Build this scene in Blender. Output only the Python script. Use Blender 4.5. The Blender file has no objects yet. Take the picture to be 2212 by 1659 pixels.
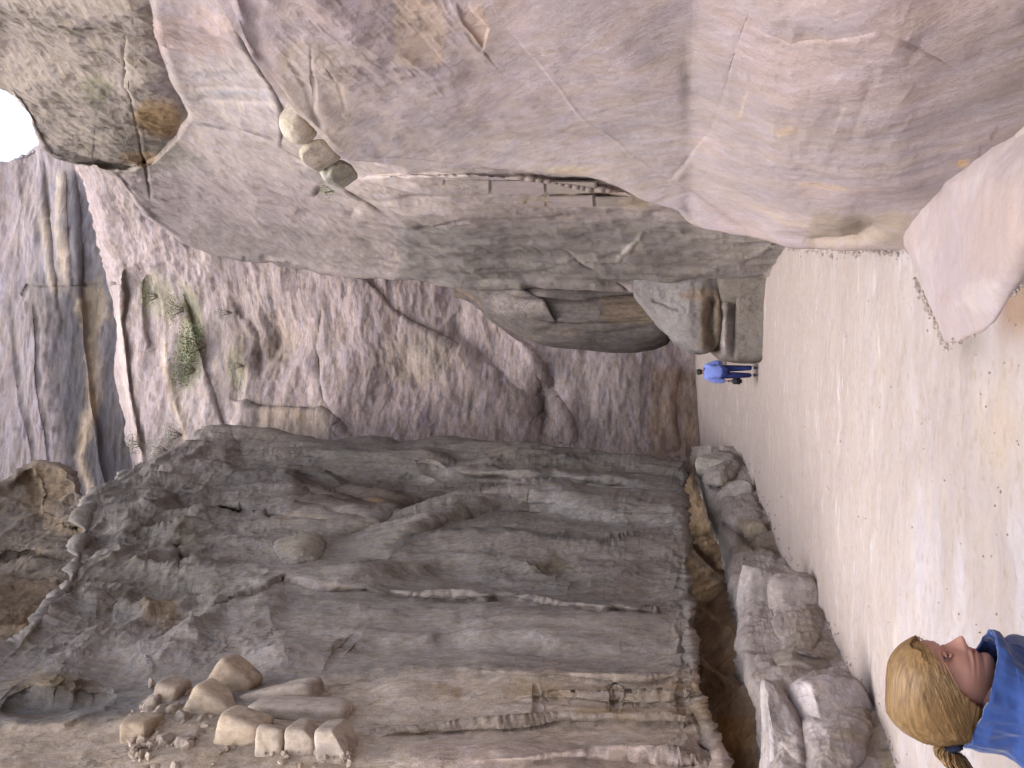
import bpy, bmesh, math, random
import numpy as np
from mathutils import Vector, Matrix

random.seed(7)
rng = np.random.default_rng(11)
scene = bpy.context.scene
COL = scene.collection

# ------------------------------------------------------------------ camera
FP = 1966.0                      # focal length and picture centre, in working units (picture 2212 x 1659)
CX, CY = 1106.0, 829.5
HOR = 1566.0
TH = math.atan((HOR - CX) / FP)
CT, ST = math.cos(TH), math.sin(TH)
EYE = 1.72
cam_d = bpy.data.cameras.new("camera")
cam = bpy.data.objects.new("camera", cam_d)
COL.objects.link(cam)
F = Vector((0, CT, ST)); U = Vector((0, -ST, CT)); R = Vector((1, 0, 0))
M = Matrix.Identity(4)
for i, ax in enumerate((-U, R, -F)):
    for j in range(3):
        M[j][i] = ax[j]
M.translation = Vector((0, 0, EYE))
cam.matrix_world = M
cam_d.sensor_width = 36.0
cam_d.lens = 36.0 * FP / 2212.0
cam_d.clip_end = 2000
cam_d.clip_start = 0.05
scene.camera = cam

# ------------------------------------------------------------------ light
SUN_EL, SUN_AZ = math.radians(62), math.radians(200)
w = bpy.data.worlds.new("World"); scene.world = w; w.use_nodes = True
nt = w.node_tree
sky = nt.nodes.new("ShaderNodeTexSky"); sky.sky_type = 'NISHITA'; sky.sun_disc = False
sky.sun_elevation = SUN_EL; sky.sun_rotation = SUN_AZ
sky.dust_density = 3.0; sky.air_density = 1.0; sky.ozone_density = 1.0
bg = nt.nodes["Background"]; bg.inputs["Strength"].default_value = 0.15
hs = nt.nodes.new("ShaderNodeHueSaturation"); hs.inputs["Saturation"].default_value = 0.55; hs.inputs["Value"].default_value = 1.5
nt.links.new(sky.outputs[0], hs.inputs["Color"]); nt.links.new(hs.outputs[0], bg.inputs[0])
sun_d = bpy.data.lights.new("sun", 'SUN'); sun_d.energy = 0.6; sun_d.angle = math.radians(30)
sun_d.color = (1.0, 0.96, 0.93)
sun = bpy.data.objects.new("sun", sun_d); COL.objects.link(sun)
sdir = Vector((math.sin(SUN_AZ) * math.cos(SUN_EL), math.cos(SUN_AZ) * math.cos(SUN_EL), math.sin(SUN_EL)))
sun.rotation_euler = sdir.to_track_quat('Z', 'Y').to_euler()
scene.view_settings.view_transform = 'Standard'
scene.view_settings.look = 'None'
scene.view_settings.gamma = 1.0
scene.view_settings.use_curve_mapping = False
scene.view_settings.exposure = 1.6
scene.render.resolution_x = 1024; scene.render.resolution_y = 768

# ------------------------------------------------------------------ helpers
_tab = np.random.default_rng(5).uniform(-1, 1, 65536).astype(np.float32)
def vnoise(P):
    I = np.floor(P).astype(np.int64); f = (P - I).astype(np.float32)
    u = f * f * f * (f * (f * 6 - 15) + 10)
    x, y, z = I[..., 0], I[..., 1], I[..., 2]
    hx = (x * 73856093, (x + 1) * 73856093)
    hy = (y * 19349663, (y + 1) * 19349663)
    hz = (z * 83492791, (z + 1) * 83492791)
    def T(a, b, c):
        h = hx[a] ^ hy[b] ^ hz[c]
        return _tab[(h ^ (h >> 15)) & 65535]
    ux, uy, uz = u[..., 0], u[..., 1], u[..., 2]
    def lx(b, c):
        p = T(0, b, c); return p + (T(1, b, c) - p) * ux
    a0 = lx(0, 0); a0 = a0 + (lx(1, 0) - a0) * uy
    a1 = lx(0, 1); a1 = a1 + (lx(1, 1) - a1) * uy
    return a0 + (a1 - a0) * uz
def fbm(P, oct=4, gain=0.5, lac=2.03, ridge=False):
    s = 0; a = 1.0; tot = 0
    P = np.array(P, dtype=np.float64)
    for k in range(oct):
        n = vnoise(P)
        if ridge: n = 1 - 2 * np.abs(n)
        s = s + a * n; tot += a; a *= gain
        P = P * lac + 17.3
    return s / tot
def sstep(a, b, x):
    t = np.clip((x - a) / (b - a), 0, 1); return t * t * (3 - 2 * t)
def ray(x, y, Y):
    """picture position + distance ahead -> world point"""
    x = np.asarray(x, float); y = np.asarray(y, float)
    a = (CY - y) / FP; b = (CX - x) / FP
    t = Y / (CT - b * ST)
    return np.stack([a * t, np.broadcast_to(Y, np.broadcast(a, b).shape) * 1.0, EYE + t * (ST + b * CT)], -1)
def gprof(Y):
    return np.interp(Y, [-60, 5, 10, 15, 21, 27, 31, 36, 43, 60], [0, 0, .08, .2, .45, .8, 1.2, 2.0, 3.1, 3.6])
def ground_hit(x, y):
    Y = 10.0
    b = (CX - x) / FP
    k = (ST + b * CT) / (CT - b * ST)
    lo, hi = 2.0, 60.0
    for i in range(40):
        mid = (lo + hi) / 2
        if EYE + k * mid > gprof(mid): lo = mid
        else: hi = mid
    return (lo + hi) / 2

def props(o, label=None, cat=None, group=None, kind=None):
    if label: o["label"] = label
    if cat: o["category"] = cat
    if group: o["group"] = group
    if kind: o["kind"] = kind
    return o
def link(name, me, mat=None, parent=None, smooth=True):
    o = bpy.data.objects.new(name, me); COL.objects.link(o)
    if mat:
        me.materials.clear(); me.materials.append(mat)
    if smooth:
        me.polygons.foreach_set("use_smooth", [True] * len(me.polygons))
    if parent: o.parent = parent
    return o
def empty(name, loc=(0, 0, 0), rz=0):
    o = bpy.data.objects.new(name, None); COL.objects.link(o); o.location = loc; o.rotation_euler = (0, 0, rz)
    o.empty_display_size = 0.2
    return o
def grid_mesh(name, V, colors=None):
    n, m = V.shape[:2]
    idx = np.arange(n * m).reshape(n, m)
    q = np.stack([idx[:-1, :-1], idx[1:, :-1], idx[1:, 1:], idx[:-1, 1:]], -1).reshape(-1, 4)
    me = bpy.data.meshes.new(name)
    me.vertices.add(n * m); me.vertices.foreach_set("co", V.reshape(-1).astype(np.float32))
    me.loops.add(q.size); me.loops.foreach_set("vertex_index", q.reshape(-1).astype(np.int32))
    me.polygons.add(len(q)); me.polygons.foreach_set("loop_start", (np.arange(len(q)) * 4).astype(np.int32))
    me.polygons.foreach_set("loop_total", np.full(len(q), 4, np.int32))
    me.update(calc_edges=True)
    if colors is not None: set_col(me, colors.reshape(-1, 3))
    return me
def set_col(me, c):
    at = me.color_attributes.new("rockcol", 'FLOAT_COLOR', 'POINT')
    c4 = np.ones((len(c), 4), np.float32); c4[:, :3] = np.clip(c, 0.005, 1)
    at.data.foreach_set("color", c4.reshape(-1))

# ------------------------------------------------------------------ materials
def nodes_of(name, rough=0.9, spec=0.25):
    m = bpy.data.materials.new(name); m.use_nodes = True
    n = m.node_tree.nodes; l = m.node_tree.links
    b = n["Principled BSDF"]; b.inputs["Roughness"].default_value = rough
    b.inputs["Specular IOR Level"].default_value = spec
    return m, n, l, b
def rock_mat(name, aniso=(1, 1, 1), fine=14.0, bump=0.6, contrast=0.35, dist=0.03, warm=0.1, rot=(0, 0, 0), vein=.74):
    m, n, l, b = nodes_of(name, 0.95, 0.15)
    at = n.new("ShaderNodeAttribute"); at.attribute_name = "rockcol"
    geo = n.new("ShaderNodeNewGeometry")
    mp = n.new("ShaderNodeMapping"); mp.inputs["Scale"].default_value = aniso
    mp.vector_type = 'TEXTURE'; mp.inputs["Scale"].default_value = tuple(1 / a_ for a_ in aniso); mp.inputs["Rotation"].default_value = rot
    l.new(geo.outputs["Position"], mp.inputs[0])
    def noise(scale, det, rgh, src=mp, lac=2.1):
        t = n.new("ShaderNodeTexNoise"); t.inputs["Scale"].default_value = scale
        t.inputs["Detail"].default_value = det; t.inputs["Roughness"].default_value = rgh
        l.new(src.outputs[0] if src is mp else geo.outputs["Position"], t.inputs["Vector"])
        return t
    n1 = noise(fine, 9, 0.72); n2 = noise(fine * 0.22, 6, 0.6); n3 = noise(fine * 4.5, 7, 0.82, geo)
    def rng_(node, a, c, f0=0.3, f1=0.7):
        r = n.new("ShaderNodeMapRange"); r.inputs[1].default_value = f0; r.inputs[2].default_value = f1
        r.inputs[3].default_value = a; r.inputs[4].default_value = c; l.new(node.outputs[0], r.inputs[0]); return r
    r1 = rng_(n1, 1 - contrast, 1 + contrast); r2 = rng_(n2, 1 - contrast * .5, 1 + contrast * .5); r3 = rng_(n3, 1 - contrast * 1.1, 1 + contrast * 1.1)
    mu = n.new("ShaderNodeMath"); mu.operation = 'MULTIPLY'; l.new(r1.outputs[0], mu.inputs[0]); l.new(r2.outputs[0], mu.inputs[1])
    mu2 = n.new("ShaderNodeMath"); mu2.operation = 'MULTIPLY'; l.new(mu.outputs[0], mu2.inputs[0]); l.new(r3.outputs[0], mu2.inputs[1])
    # small pits and dark cracks of the stone
    vm = n.new("ShaderNodeTexVoronoi"); vm.feature = 'DISTANCE_TO_EDGE'; vm.inputs["Scale"].default_value = fine * .16
    wn = noise(fine * .3, 5, .7); vv = n.new("ShaderNodeVectorMath"); vv.operation = 'MULTIPLY_ADD'
    vv.inputs[1].default_value = (.5, .5, .5); l.new(wn.outputs["Color"], vv.inputs[0]); l.new(mp.outputs[0], vv.inputs[2])
    l.new(vv.outputs[0], vm.inputs["Vector"])
    cr = n.new("ShaderNodeMapRange"); cr.inputs[1].default_value = 0.0; cr.inputs[2].default_value = 0.025
    l.new(vm.outputs["Distance"], cr.inputs[0])
    msk = noise(fine * .12, 3, .6); mk = rng_(msk, 0, 1, .5, .62)
    inv = n.new("ShaderNodeMath"); inv.operation = 'SUBTRACT'; inv.inputs[0].default_value = 1; l.new(mk.outputs[0], inv.inputs[1])
    mxm = n.new("ShaderNodeMath"); mxm.operation = 'MAXIMUM'; l.new(cr.outputs[0], mxm.inputs[0]); l.new(inv.outputs[0], mxm.inputs[1])
    crk = n.new("ShaderNodeMapRange"); crk.inputs[3].default_value = vein; crk.inputs[4].default_value = 1; l.new(mxm.outputs[0], crk.inputs[0])
    mu3 = n.new("ShaderNodeMath"); mu3.operation = 'MULTIPLY'; l.new(mu2.outputs[0], mu3.inputs[0]); l.new(crk.outputs[0], mu3.inputs[1])
    mx = n.new("ShaderNodeVectorMath"); mx.operation = 'SCALE'
    l.new(at.outputs["Color"], mx.inputs[0]); l.new(mu3.outputs[0], mx.inputs["Scale"])
    # mineral hue drift
    n4 = noise(fine * 0.5, 5, 0.65); rh = rng_(n4, 0, 1, .35, .65)
    tint = n.new("ShaderNodeMix"); tint.data_type = 'RGBA'; tint.blend_type = 'MULTIPLY'
    hue = n.new("ShaderNodeMix"); hue.data_type = 'RGBA'
    hue.inputs[6].default_value = (1 + warm, 1.0, 1 - warm * 1.6, 1); hue.inputs[7].default_value = (1 - warm * .3, 0.98, 1 + warm * .6, 1)
    l.new(rh.outputs[0], hue.inputs[0])
    tint.inputs[0].default_value = 1.0; l.new(mx.outputs[0], tint.inputs[6]); l.new(hue.outputs[2], tint.inputs[7])
    l.new(tint.outputs[2], b.inputs["Base Color"])
    bp = n.new("ShaderNodeBump"); bp.inputs["Strength"].default_value = bump; bp.inputs["Distance"].default_value = dist
    ad = n.new("ShaderNodeMath"); ad.operation = 'MULTIPLY_ADD'; ad.inputs[1].default_value = .8
    l.new(n3.outputs[0], ad.inputs[0]); l.new(n1.outputs[0], ad.inputs[2])
    ad2 = n.new("ShaderNodeMath"); ad2.operation = 'MULTIPLY_ADD'; ad2.inputs[1].default_value = .35 * (1 - vein) / .26
    l.new(mxm.outputs[0], ad2.inputs[0]); l.new(ad.outputs[0], ad2.inputs[2])
    l.new(ad2.outputs[0], bp.inputs["Height"]); l.new(bp.outputs[0], b.inputs["Normal"])
    return m
def plain_mat(name, col, rough=0.8, var=0.25, scale=30, bump=0.2, spec=0.3, dist=0.004, sheen=0, aniso=(1, 1, 1), sss=0):
    m, n, l, b = nodes_of(name, rough, spec)
    tc = n.new("ShaderNodeTexCoord"); mp = n.new("ShaderNodeMapping"); mp.inputs["Scale"].default_value = aniso
    l.new(tc.outputs["Object"], mp.inputs[0])
    t = n.new("ShaderNodeTexNoise"); t.inputs["Scale"].default_value = scale; t.inputs["Detail"].default_value = 6
    t.inputs["Roughness"].default_value = .65; l.new(mp.outputs[0], t.inputs["Vector"])
    r = n.new("ShaderNodeMapRange"); r.inputs[1].default_value = .3; r.inputs[2].default_value = .7
    r.inputs[3].default_value = 1 - var; r.inputs[4].default_value = 1 + var; l.new(t.outputs[0], r.inputs[0])
    v = n.new("ShaderNodeVectorMath"); v.operation = 'SCALE'; v.inputs[0].default_value = col; l.new(r.outputs[0], v.inputs["Scale"])
    l.new(v.outputs[0], b.inputs["Base Color"])
    bp = n.new("ShaderNodeBump"); bp.inputs["Strength"].default_value = bump; bp.inputs["Distance"].default_value = dist
    l.new(t.outputs[0], bp.inputs["Height"]); l.new(bp.outputs[0], b.inputs["Normal"])
    if sheen: b.inputs["Sheen Weight"].default_value = sheen
    if sss:
        b.inputs["Subsurface Weight"].default_value = sss; b.inputs["Subsurface Radius"].default_value = (.02, .008, .005)
        b.inputs["Subsurface Scale"].default_value = .5
    return m
MR = {
    'right': rock_mat('right_cliff_sandstone', (1, .6, .7), 9, .7, .22, .03, .06),
    'pink': rock_mat('rose_sandstone', (.7, .30, 1.5), 9, .8, .15, .018, .06, (math.radians(38), 0, 0), .88),
    'left': rock_mat('grey_sandstone', (1, 1, .5), 10, 1.0, .36, .04, .06, vein=.66),
    'far': rock_mat('banded_far_sandstone', (.45, .45, 1.5), 6, .9, .36, .06, .08),
    'farther': rock_mat('streaked_high_sandstone', (.25, .25, 1.2), 3.5, .8, .3, .08, .08),
    'recess': rock_mat('brown_recess_stone', (1, 1, 1), 8, .7, .3, .03, .08),
    'ledge': rock_mat('ledge_stone', (1, 1, 1), 12, .9, .26, .025, .05),
    'sand': rock_mat('trodden_sand', (.75, 1.2, 1), 9, .5, .08, .010, .035, vein=1.0),
    'block': rock_mat('tan_block_stone', (1, 1, .5), 14, .8, .22, .018, .05),
}

# ------------------------------------------------------------------ rock surface builder
def catmull(C, ts, axis):
    C = np.moveaxis(C, axis, 0); n = len(C)
    i = np.clip(np.floor(ts).astype(int), 0, n - 2); u = (ts - i).reshape((-1,) + (1,) * (C.ndim - 1))
    p1, p2 = C[i], C[i + 1]; p0 = C[np.maximum(i - 1, 0)]; p3 = C[np.minimum(i + 2, n - 1)]
    m1 = (p2 - p0) / 2; m2 = (p3 - p1) / 2
    # limit tangents so that folded rims stay crisp
    d = p2 - p1; lim = 3 * np.abs(d)
    m1 = np.where(m1 * d < 0, 0, np.clip(m1, -lim, lim)); m2 = np.where(m2 * d < 0, 0, np.clip(m2, -lim, lim))
    u2, u3 = u * u, u * u * u
    return np.moveaxis((2 * u3 - 3 * u2 + 1) * p1 + (u3 - 2 * u2 + u) * m1 + (-2 * u3 + 3 * u2) * p2 + (u3 - u2) * m2, 0, axis)
def seg_dist(px, py, pts):
    best = np.full(px.shape, 1e9); side = np.zeros(px.shape); al = np.zeros(px.shape)
    n = len(pts) - 1
    for k in range(n):
        ax, ay = pts[k]; bx, by = pts[k + 1]
        dx, dy = bx - ax, by - ay; L2 = dx * dx + dy * dy + 1e-9
        t = np.clip(((px - ax) * dx + (py - ay) * dy) / L2, 0, 1)
        qx, qy = px - ax - t * dx, py - ay - t * dy
        d = np.hypot(qx, qy); mm = d < best
        best = np.where(mm, d, best); side = np.where(mm, np.sign(dx * (py - ay) - dy * (px - ax)), side)
        al = np.where(mm, (k + t) / n, al)
    return best, side, al
SURF = {}
def patch(name, ctrl, mat, res=2.6, feats=(), amps=(), base=(.3, .25, .24), var=(), stains_shade=(), parent=None, warp=10, seed=0, kind='structure', label=None, cat=None):
    """ctrl: rows x cols x (x, y, Y). feats shape the stone, stains colour it."""
    C = np.array(ctrl, float)
    L = C.copy(); L[..., 2] = np.log(L[..., 2])
    clipx = lambda a: np.clip(a, -350, 2450); clipy = lambda a: np.clip(a, -250, 1900)
    def samples(axis):
        d = np.diff(C, axis=axis); dd = np.hypot(np.diff(clipx(C[..., 0]), axis=axis), np.diff(clipy(C[..., 1]), axis=axis))
        dl = dd.max(axis=1 - axis)
        out = []
        for k, s in enumerate(dl):
            n = max(4, int(s / res)); out.append(k + np.arange(n) / n)
        out.append([len(dl) - 1e-6]); return np.concatenate(out)
    G = catmull(catmull(L, samples(0), 0), samples(1), 1)
    px, py, lt = G[..., 0], G[..., 1], G[..., 2]
    # wander the picture coordinates a little so that edges are ragged
    q = np.stack([px / 60, py / 60, np.full(px.shape, seed * 3.7)], -1)
    wx = px + warp * fbm(q, 4, .6); wy = py + warp * fbm(q + 31.7, 4, .6)
    q2 = np.stack([px / 120, py / 120, np.full(px.shape, seed * 3.7 + 9)], -1)
    sx_ = px + warp * .9 * fbm(q2, 3, .4); sy_ = py + warp * .9 * fbm(q2 + 31.7, 3, .4)
    for f in feats:
        k = f[0]
        if k == 'blob':
            _, x, y, rx, ry, amp = f
            r = ((wx - x) / rx) ** 2 + ((wy - y) / ry) ** 2
            lt = lt - .6 * amp * np.exp(-r * 1.2)
        elif k == 'dome':     # rounded, with a defined rim
            _, x, y, rx, ry, amp = f
            r = ((wx - x) / rx) ** 2 + ((wy - y) / ry) ** 2
            lt = lt - .45 * amp * np.sqrt(np.clip(1 - r, 0, 1))
        else:
            _, pts, wd, amp = f[:4]; tail = f[4] if len(f) > 4 else 60
            p = np.array(pts, float); lo, hi = p.min(0), p.max(0); mg = max(3 * wd, 3 * tail) + 20
            msk = (px > lo[0] - mg) & (px < hi[0] + mg) & (py > lo[1] - mg) & (py < hi[1] + mg)
            if not msk.any(): continue
            d, s, al = seg_dist(sx_[msk], sy_[msk], pts)
            fade = np.clip(np.minimum(al, 1 - al) * 8, 0, 1)
            if k == 'groove': v = -np.exp(-(d / wd) ** 2) * fade
            elif k == 'ridge': v = np.exp(-(d / wd) ** 2) * fade
            elif k == 'step':
                sd = d * s; v = np.where(sd > -wd, sstep(-wd, 0, sd), 0) * np.exp(-np.clip(sd, 0, None) / tail) * fade
            lt[msk] = lt[msk] - (.8 if abs(amp) > .15 else .36) * amp * v
    Y = np.exp(lt)
    V = ray(px, py, Y)
    du = np.gradient(V, axis=0); dv = np.gradient(V, axis=1)
    N = np.cross(du, dv); N /= np.linalg.norm(N, axis=-1, keepdims=True) + 1e-9
    tocam = V - np.array([0, 0, EYE]); N = np.where((N * tocam).sum(-1, keepdims=True) > 0, -N, N)
    for (sc, ani, amp, oc, rdg, *mk_) in amps:
        if mk_: amp = amp * sstep(-40, 60, np.minimum(np.minimum(wx - mk_[0][0], mk_[0][2] - wx), np.minimum(wy - mk_[0][1], mk_[0][3] - wy)))
        P = V * np.array(ani) / sc + seed * 5.1
        n = fbm(P, oc, .55, ridge=rdg)
        V = V + N * (amp * n)[..., None]
    # colour
    c = np.ones(px.shape + (3,)) * np.array(base)
    for (col, sc, ani, lo, hi, st) in var:
        n = fbm(V * np.array(ani) / sc + hash(col) % 97, 4, .6)
        a = sstep(lo, hi, n) * st
        c = c * (1 - a[..., None]) + np.array(col) * a[..., None]
    en = 0.75 * fbm(np.stack([px / 22, py / 22, np.full(px.shape, seed + .5)], -1), 3, .6)
    for s in stains_shade:
        if s[0] == 'blob':
            _, x, y, rx, ry, col, st = s
            r = np.sqrt(((wx - x) / rx) ** 2 + ((wy - y) / ry) ** 2)
            a = st * (1 - sstep(.55, 1.15, r + en * .6))
        elif s[0] == 'rect':
            _, x0, y0, x1, y1, col, st, sf = s
            e = np.minimum(np.minimum(wx - x0, x1 - wx), np.minimum(wy - y0, y1 - wy)) / sf
            a = st * sstep(-.5, .6, e + en * .8)
        else:
            _, pts, wd, col, st = s
            d, sd, al = seg_dist(wx, wy, pts)
            a = st * np.exp(-(d / wd) ** 2) * np.clip(np.minimum(al, 1 - al) * 8, 0.0, 1) * (1 + en)
        a = np.clip(a, 0, 1)[..., None]
        c = c * (1 - a) + np.array(col) * a
    me = grid_mesh(name, V, c)
    o = link(name, me, mat, parent)
    props(o, label, cat, None, kind)
    SURF[name] = (px, py, V)
    return o
def surf_Y(name, x, y):
    px, py, V = SURF[name]
    d = (px - x) ** 2 + (py - y) ** 2; i = np.unravel_index(d.argmin(), d.shape)
    return V[i][1]
def stations(xs, ysil, fr, Yof, ybound, back=6.0, mul=lambda x: 1.0, tuck=-1):
    """rows at xs; silhouette at ysil(x); columns by fraction to ybound, then a rim turned back into depth"""
    rows = []
    for x in xs:
        s = ysil(x); row = []
        for f in fr:
            y = s + f * (ybound - s); row.append((x, y, Yof(y) * mul(x)))
        Ys = Yof(s) * mul(x); dirn = 1 if ybound > s else -1
        row.append((x, s + dirn * 6, Ys * 1.12)); row.append((x, s + dirn * 60, Ys * 1.12 + back))
        rows.append(row)
    return rows
def tab(pts):
    p = np.array(sorted(pts), float); return lambda v: float(np.interp(v, p[:, 0], p[:, 1]))

PINK = (.33, .275, .268); MAUVE = (.30, .235, .25); GREY = (.225, .205, .20); TAN = (.37, .30, .24)
OCHRE = (.25, .155, .06); DARK = (.10, .09, .085); BROWN = (.15, .105, .07); PALE = (.50, .43, .37); GREEN = (.14, .15, .07); BLUEG = (.21, .21, .225)

# ---------------- the farthest wall, high up
sil = tab([(-2600, 900), (-1200, 600), (-300, 400), (0, 352), (40, 345), (80, 318), (120, 300), (420, 280)])
rows = []
for x in (-2600, -1500, -800, -300, 0, 60, 140, 260, 420):
    s = sil(x); row = [(x, s + 60, 74), (x, s + 5, 66)]
    for y, Y in ((0, 60), (120, 60), (260, 59), (420, 58), (560, 57), (760, 56), (1100, 52)):
        row.append((x, s + y, Y + (0 if x > -400 else 6)))
    rows.append(row)
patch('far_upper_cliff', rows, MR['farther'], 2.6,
      feats=[('groove', [(50, 640), (60, 620), (240, 615)], 4, 0.0100), ('groove', [(100, 330), (110, 470), (140, 720)], 10, 0.0150),
             ('groove', [(20, 650), (40, 860), (90, 1090)], 5, 0.0060), ('groove', [(75, 640), (80, 850), (120, 1080)], 4, 0.0075),
             ('step', [(160, 350), (170, 600), (200, 900), (230, 1100)], 8, 0.0180, 60),
             ('ridge', [(95, 430), (105, 520), (125, 650)], 8, 0.0100), ('ridge', [(135, 360), (140, 450), (150, 640)], 7, 0.0100)],
      amps=[(9, (.5, .5, 1), 1.0, 4, False), (2.6, (.6, .6, 1.2), .25, 4, True), (.5, (.5, .5, 1.5), .10, 4, False)],
      base=(.235, .203, .212), warp=9, seed=1,
      var=[((.22, .18, .19), 3, (.3, .3, 1), -.1, .5, .5), ((.33, .275, .265), 2, (.3, .3, 1), .1, .6, .5)],
      stains_shade=[('rect', 130, 380, 290, 1150, (.06, .056, .064), .85, 40), ('rect', 60, 600, 150, 720, (.13, .115, .11), .7, 20), ('rect', 70, 380, 280, 620, (.15, .14, .155), .5, 40),
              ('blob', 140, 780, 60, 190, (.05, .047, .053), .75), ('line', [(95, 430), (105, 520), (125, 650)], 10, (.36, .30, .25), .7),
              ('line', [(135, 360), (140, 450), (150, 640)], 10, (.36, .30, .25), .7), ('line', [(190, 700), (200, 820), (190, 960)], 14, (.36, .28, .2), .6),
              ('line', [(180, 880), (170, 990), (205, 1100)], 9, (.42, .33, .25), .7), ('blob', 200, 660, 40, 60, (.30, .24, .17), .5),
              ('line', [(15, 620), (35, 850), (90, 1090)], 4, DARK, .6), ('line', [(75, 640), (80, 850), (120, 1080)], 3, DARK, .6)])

# ---------------- the wall that closes the view
def topx(y): return float(np.interp(y, [200, 350, 440, 600, 800, 960, 1100, 1300], [120, 182, 212, 248, 268, 292, 300, 310]))
rows = []
for k, (fx, dY) in enumerate(((None, 9), (None, .8), (30, 0), (130, -.6), (300, -1), (500, -1.6), (700, -1.2), (900, -.6), (1050, -.2), (1180, .2), (1320, .6), (1420, .6))):
    row = []
    for y in (250, 420, 560, 640, 730, 820, 900, 980, 1100, 1300):
        yb = {250: 38, 420: 40, 560: 41.5, 640: 42, 730: 42.3, 820: 42, 900: 41.4, 980: 40.5, 1100: 38, 1300: 34}[y]
        x = topx(y) + (-12 if k == 0 else 0 if k == 1 else fx)
        row.append((x, y, yb + dY))
    rows.append(row)
patch('far_cliff', rows, MR['far'], 2.4,
      feats=[('step', [(270, 560), (262, 700), (282, 860), (310, 1010)], 6, 0.0300, 26), ('groove', [(318, 600), (320, 680), (330, 760)], 10, 0.0250),
             ('step', [(390, 620), (430, 750), (470, 900), (480, 960)], 8, 0.0180, 60), ('ridge', [(345, 700), (370, 850), (400, 960)], 8, 0.0100),
             ('groove', [(500, 640), (560, 720), (570, 820)], 10, 0.0150), ('blob', 615, 740, 45, 60, -.035), ('step', [(490, 860), (560, 880), (690, 885), (760, 960)], 5, 0.0180, 50),
             ('groove', [(700, 660), (690, 760), (700, 860), (740, 930)], 5, 0.0100), ('step', [(1000, 620), (1130, 740), (1200, 860), (1240, 960)], 14, 0.0300, 90),
             ('groove', [(960, 700), (1040, 760), (1130, 850), (1180, 930)], 26, 0.0225), ('blob', 880, 820, 110, 80, -.03), ('blob', 1180, 880, 30, 60, -.05),
             ('step', [(780, 600), (850, 680), (990, 760)], 8, 0.0120, 60), ('groove', [(1200, 950), (1205, 965)], 6, 0.0200),
             ('blob', 1350, 820, 90, 90, .03), ('step', [(1470, 780), (1440, 860), (1460, 980)], 10, 0.0180, 50)],
      amps=[(6, (.7, .7, 1), 1.0, 4, False), (2.2, (.6, .6, 1.1), .20, 4, True), (.45, (.6, .6, 1.4), .09, 4, False), (1.2, (1, 1, 1), .25, 4, True, (150, 350, 480, 640))],
      base=(.285, .235, .235), warp=11, seed=2,
      var=[((.21, .18, .165), 2.2, (.5, .5, 1), -.05, .5, .6), ((.37, .315, .30), 1.6, (.4, .4, 1), .05, .6, .5), ((.16, .14, .12), .8, (.3, .3, 2), .25, .6, .5)],
      stains_shade=[('blob', 610, 740, 45, 75, (.34, .28, .22), .6), ('blob', 900, 780, 90, 70, (.25, .21, .165), .5), ('blob', 1180, 860, 40, 80, (.12, .10, .085), .65), ('rect', 480, 620, 700, 800, (.24, .2, .19), .4, 30), ('rect', 1250, 700, 1420, 960, (.19, .165, .16), .45, 40),
              ('rect', 560, 880, 720, 950, (.29, .235, .175), .6, 20), ('rect', 1400, 800, 1520, 1000, (.23, .165, .125), .75, 25), ('blob', 540, 740, 50, 70, (.22, .18, .16), .6),
              ('line', [(268, 560), (258, 700), (278, 860), (306, 1010)], 9, (.42, .36, .33), .7), ('line', [(345, 700), (372, 850), (400, 960)], 9, (.46, .38, .30), .7),
              ('blob', 410, 730, 34, 130, (.22, .22, .14), .75), ('blob', 340, 640, 50, 60, (.25, .24, .17), .6), ('blob', 510, 790, 22, 60, (.27, .26, .18), .5), ('line', [(465, 830), (510, 960)], 10, (.5, .42, .4), .5),
              ('line', [(510, 880), (700, 885)], 4, DARK, .5), ('line', [(690, 880), (740, 955)], 4, DARK, .6), ('blob', 1205, 958, 7, 10, (.03, .03, .03), .9), ('line', [(850, 900), (900, 890), (1080, 760)], 20, (.42, .34, .35), .4),  # tiny near-black blob is painted shade within the small hole
              ('line', [(1040, 640), (1160, 760), (1230, 880)], 22, (.45, .37, .37), .6)])

# ---------------- upper left cliff behind the left wall
sil = tab([(-2200, 1350), (-600, 1120), (0, 1045), (20, 1030), (60, 1002), (110, 995), (150, 1012), (158, 1050), (200, 1115), (280, 1160), (420, 1200)])
Yo = tab([(990, 44), (1150, 40), (1400, 31), (1659, 25), (2600, 16)])
patch('upper_left_cliff', stations((-2200, -1300, -700, -300, 0, 40, 90, 140, 180, 240, 330, 420), sil, (1.6, 1, .75, .5, .3, .15, .05, 0), Yo, 1659), MR['left'], 3,
      feats=[('step', [(60, 1010), (90, 1110), (190, 1150)], 8, -.05, 40), ('groove', [(0, 1190), (80, 1200), (180, 1240)], 8, .04), ('groove', [(20, 1260), (90, 1270), (160, 1290)], 8, .03)],
      amps=[(5, (1, 1, 1), 1.0, 4, False), (1.5, (1, 1, .6), .35, 4, True), (.4, (1, 1, 1), .08, 3, True)],
      base=(.125, .10, .082), seed=3, var=[(DARK, 1.5, (1, 1, .5), .1, .6, .7), ((.17, .125, .085), .9, (1, 1, 1), .2, .7, .6)],
      stains_shade=[('blob', 100, 1050, 60, 60, (.18, .13, .08), .6), ('blob', 60, 1340, 120, 90, (.12, .08, .05), .7), ('line', [(80, 1120), (190, 1150)], 14, (.26, .20, .14), .6)])

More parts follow.
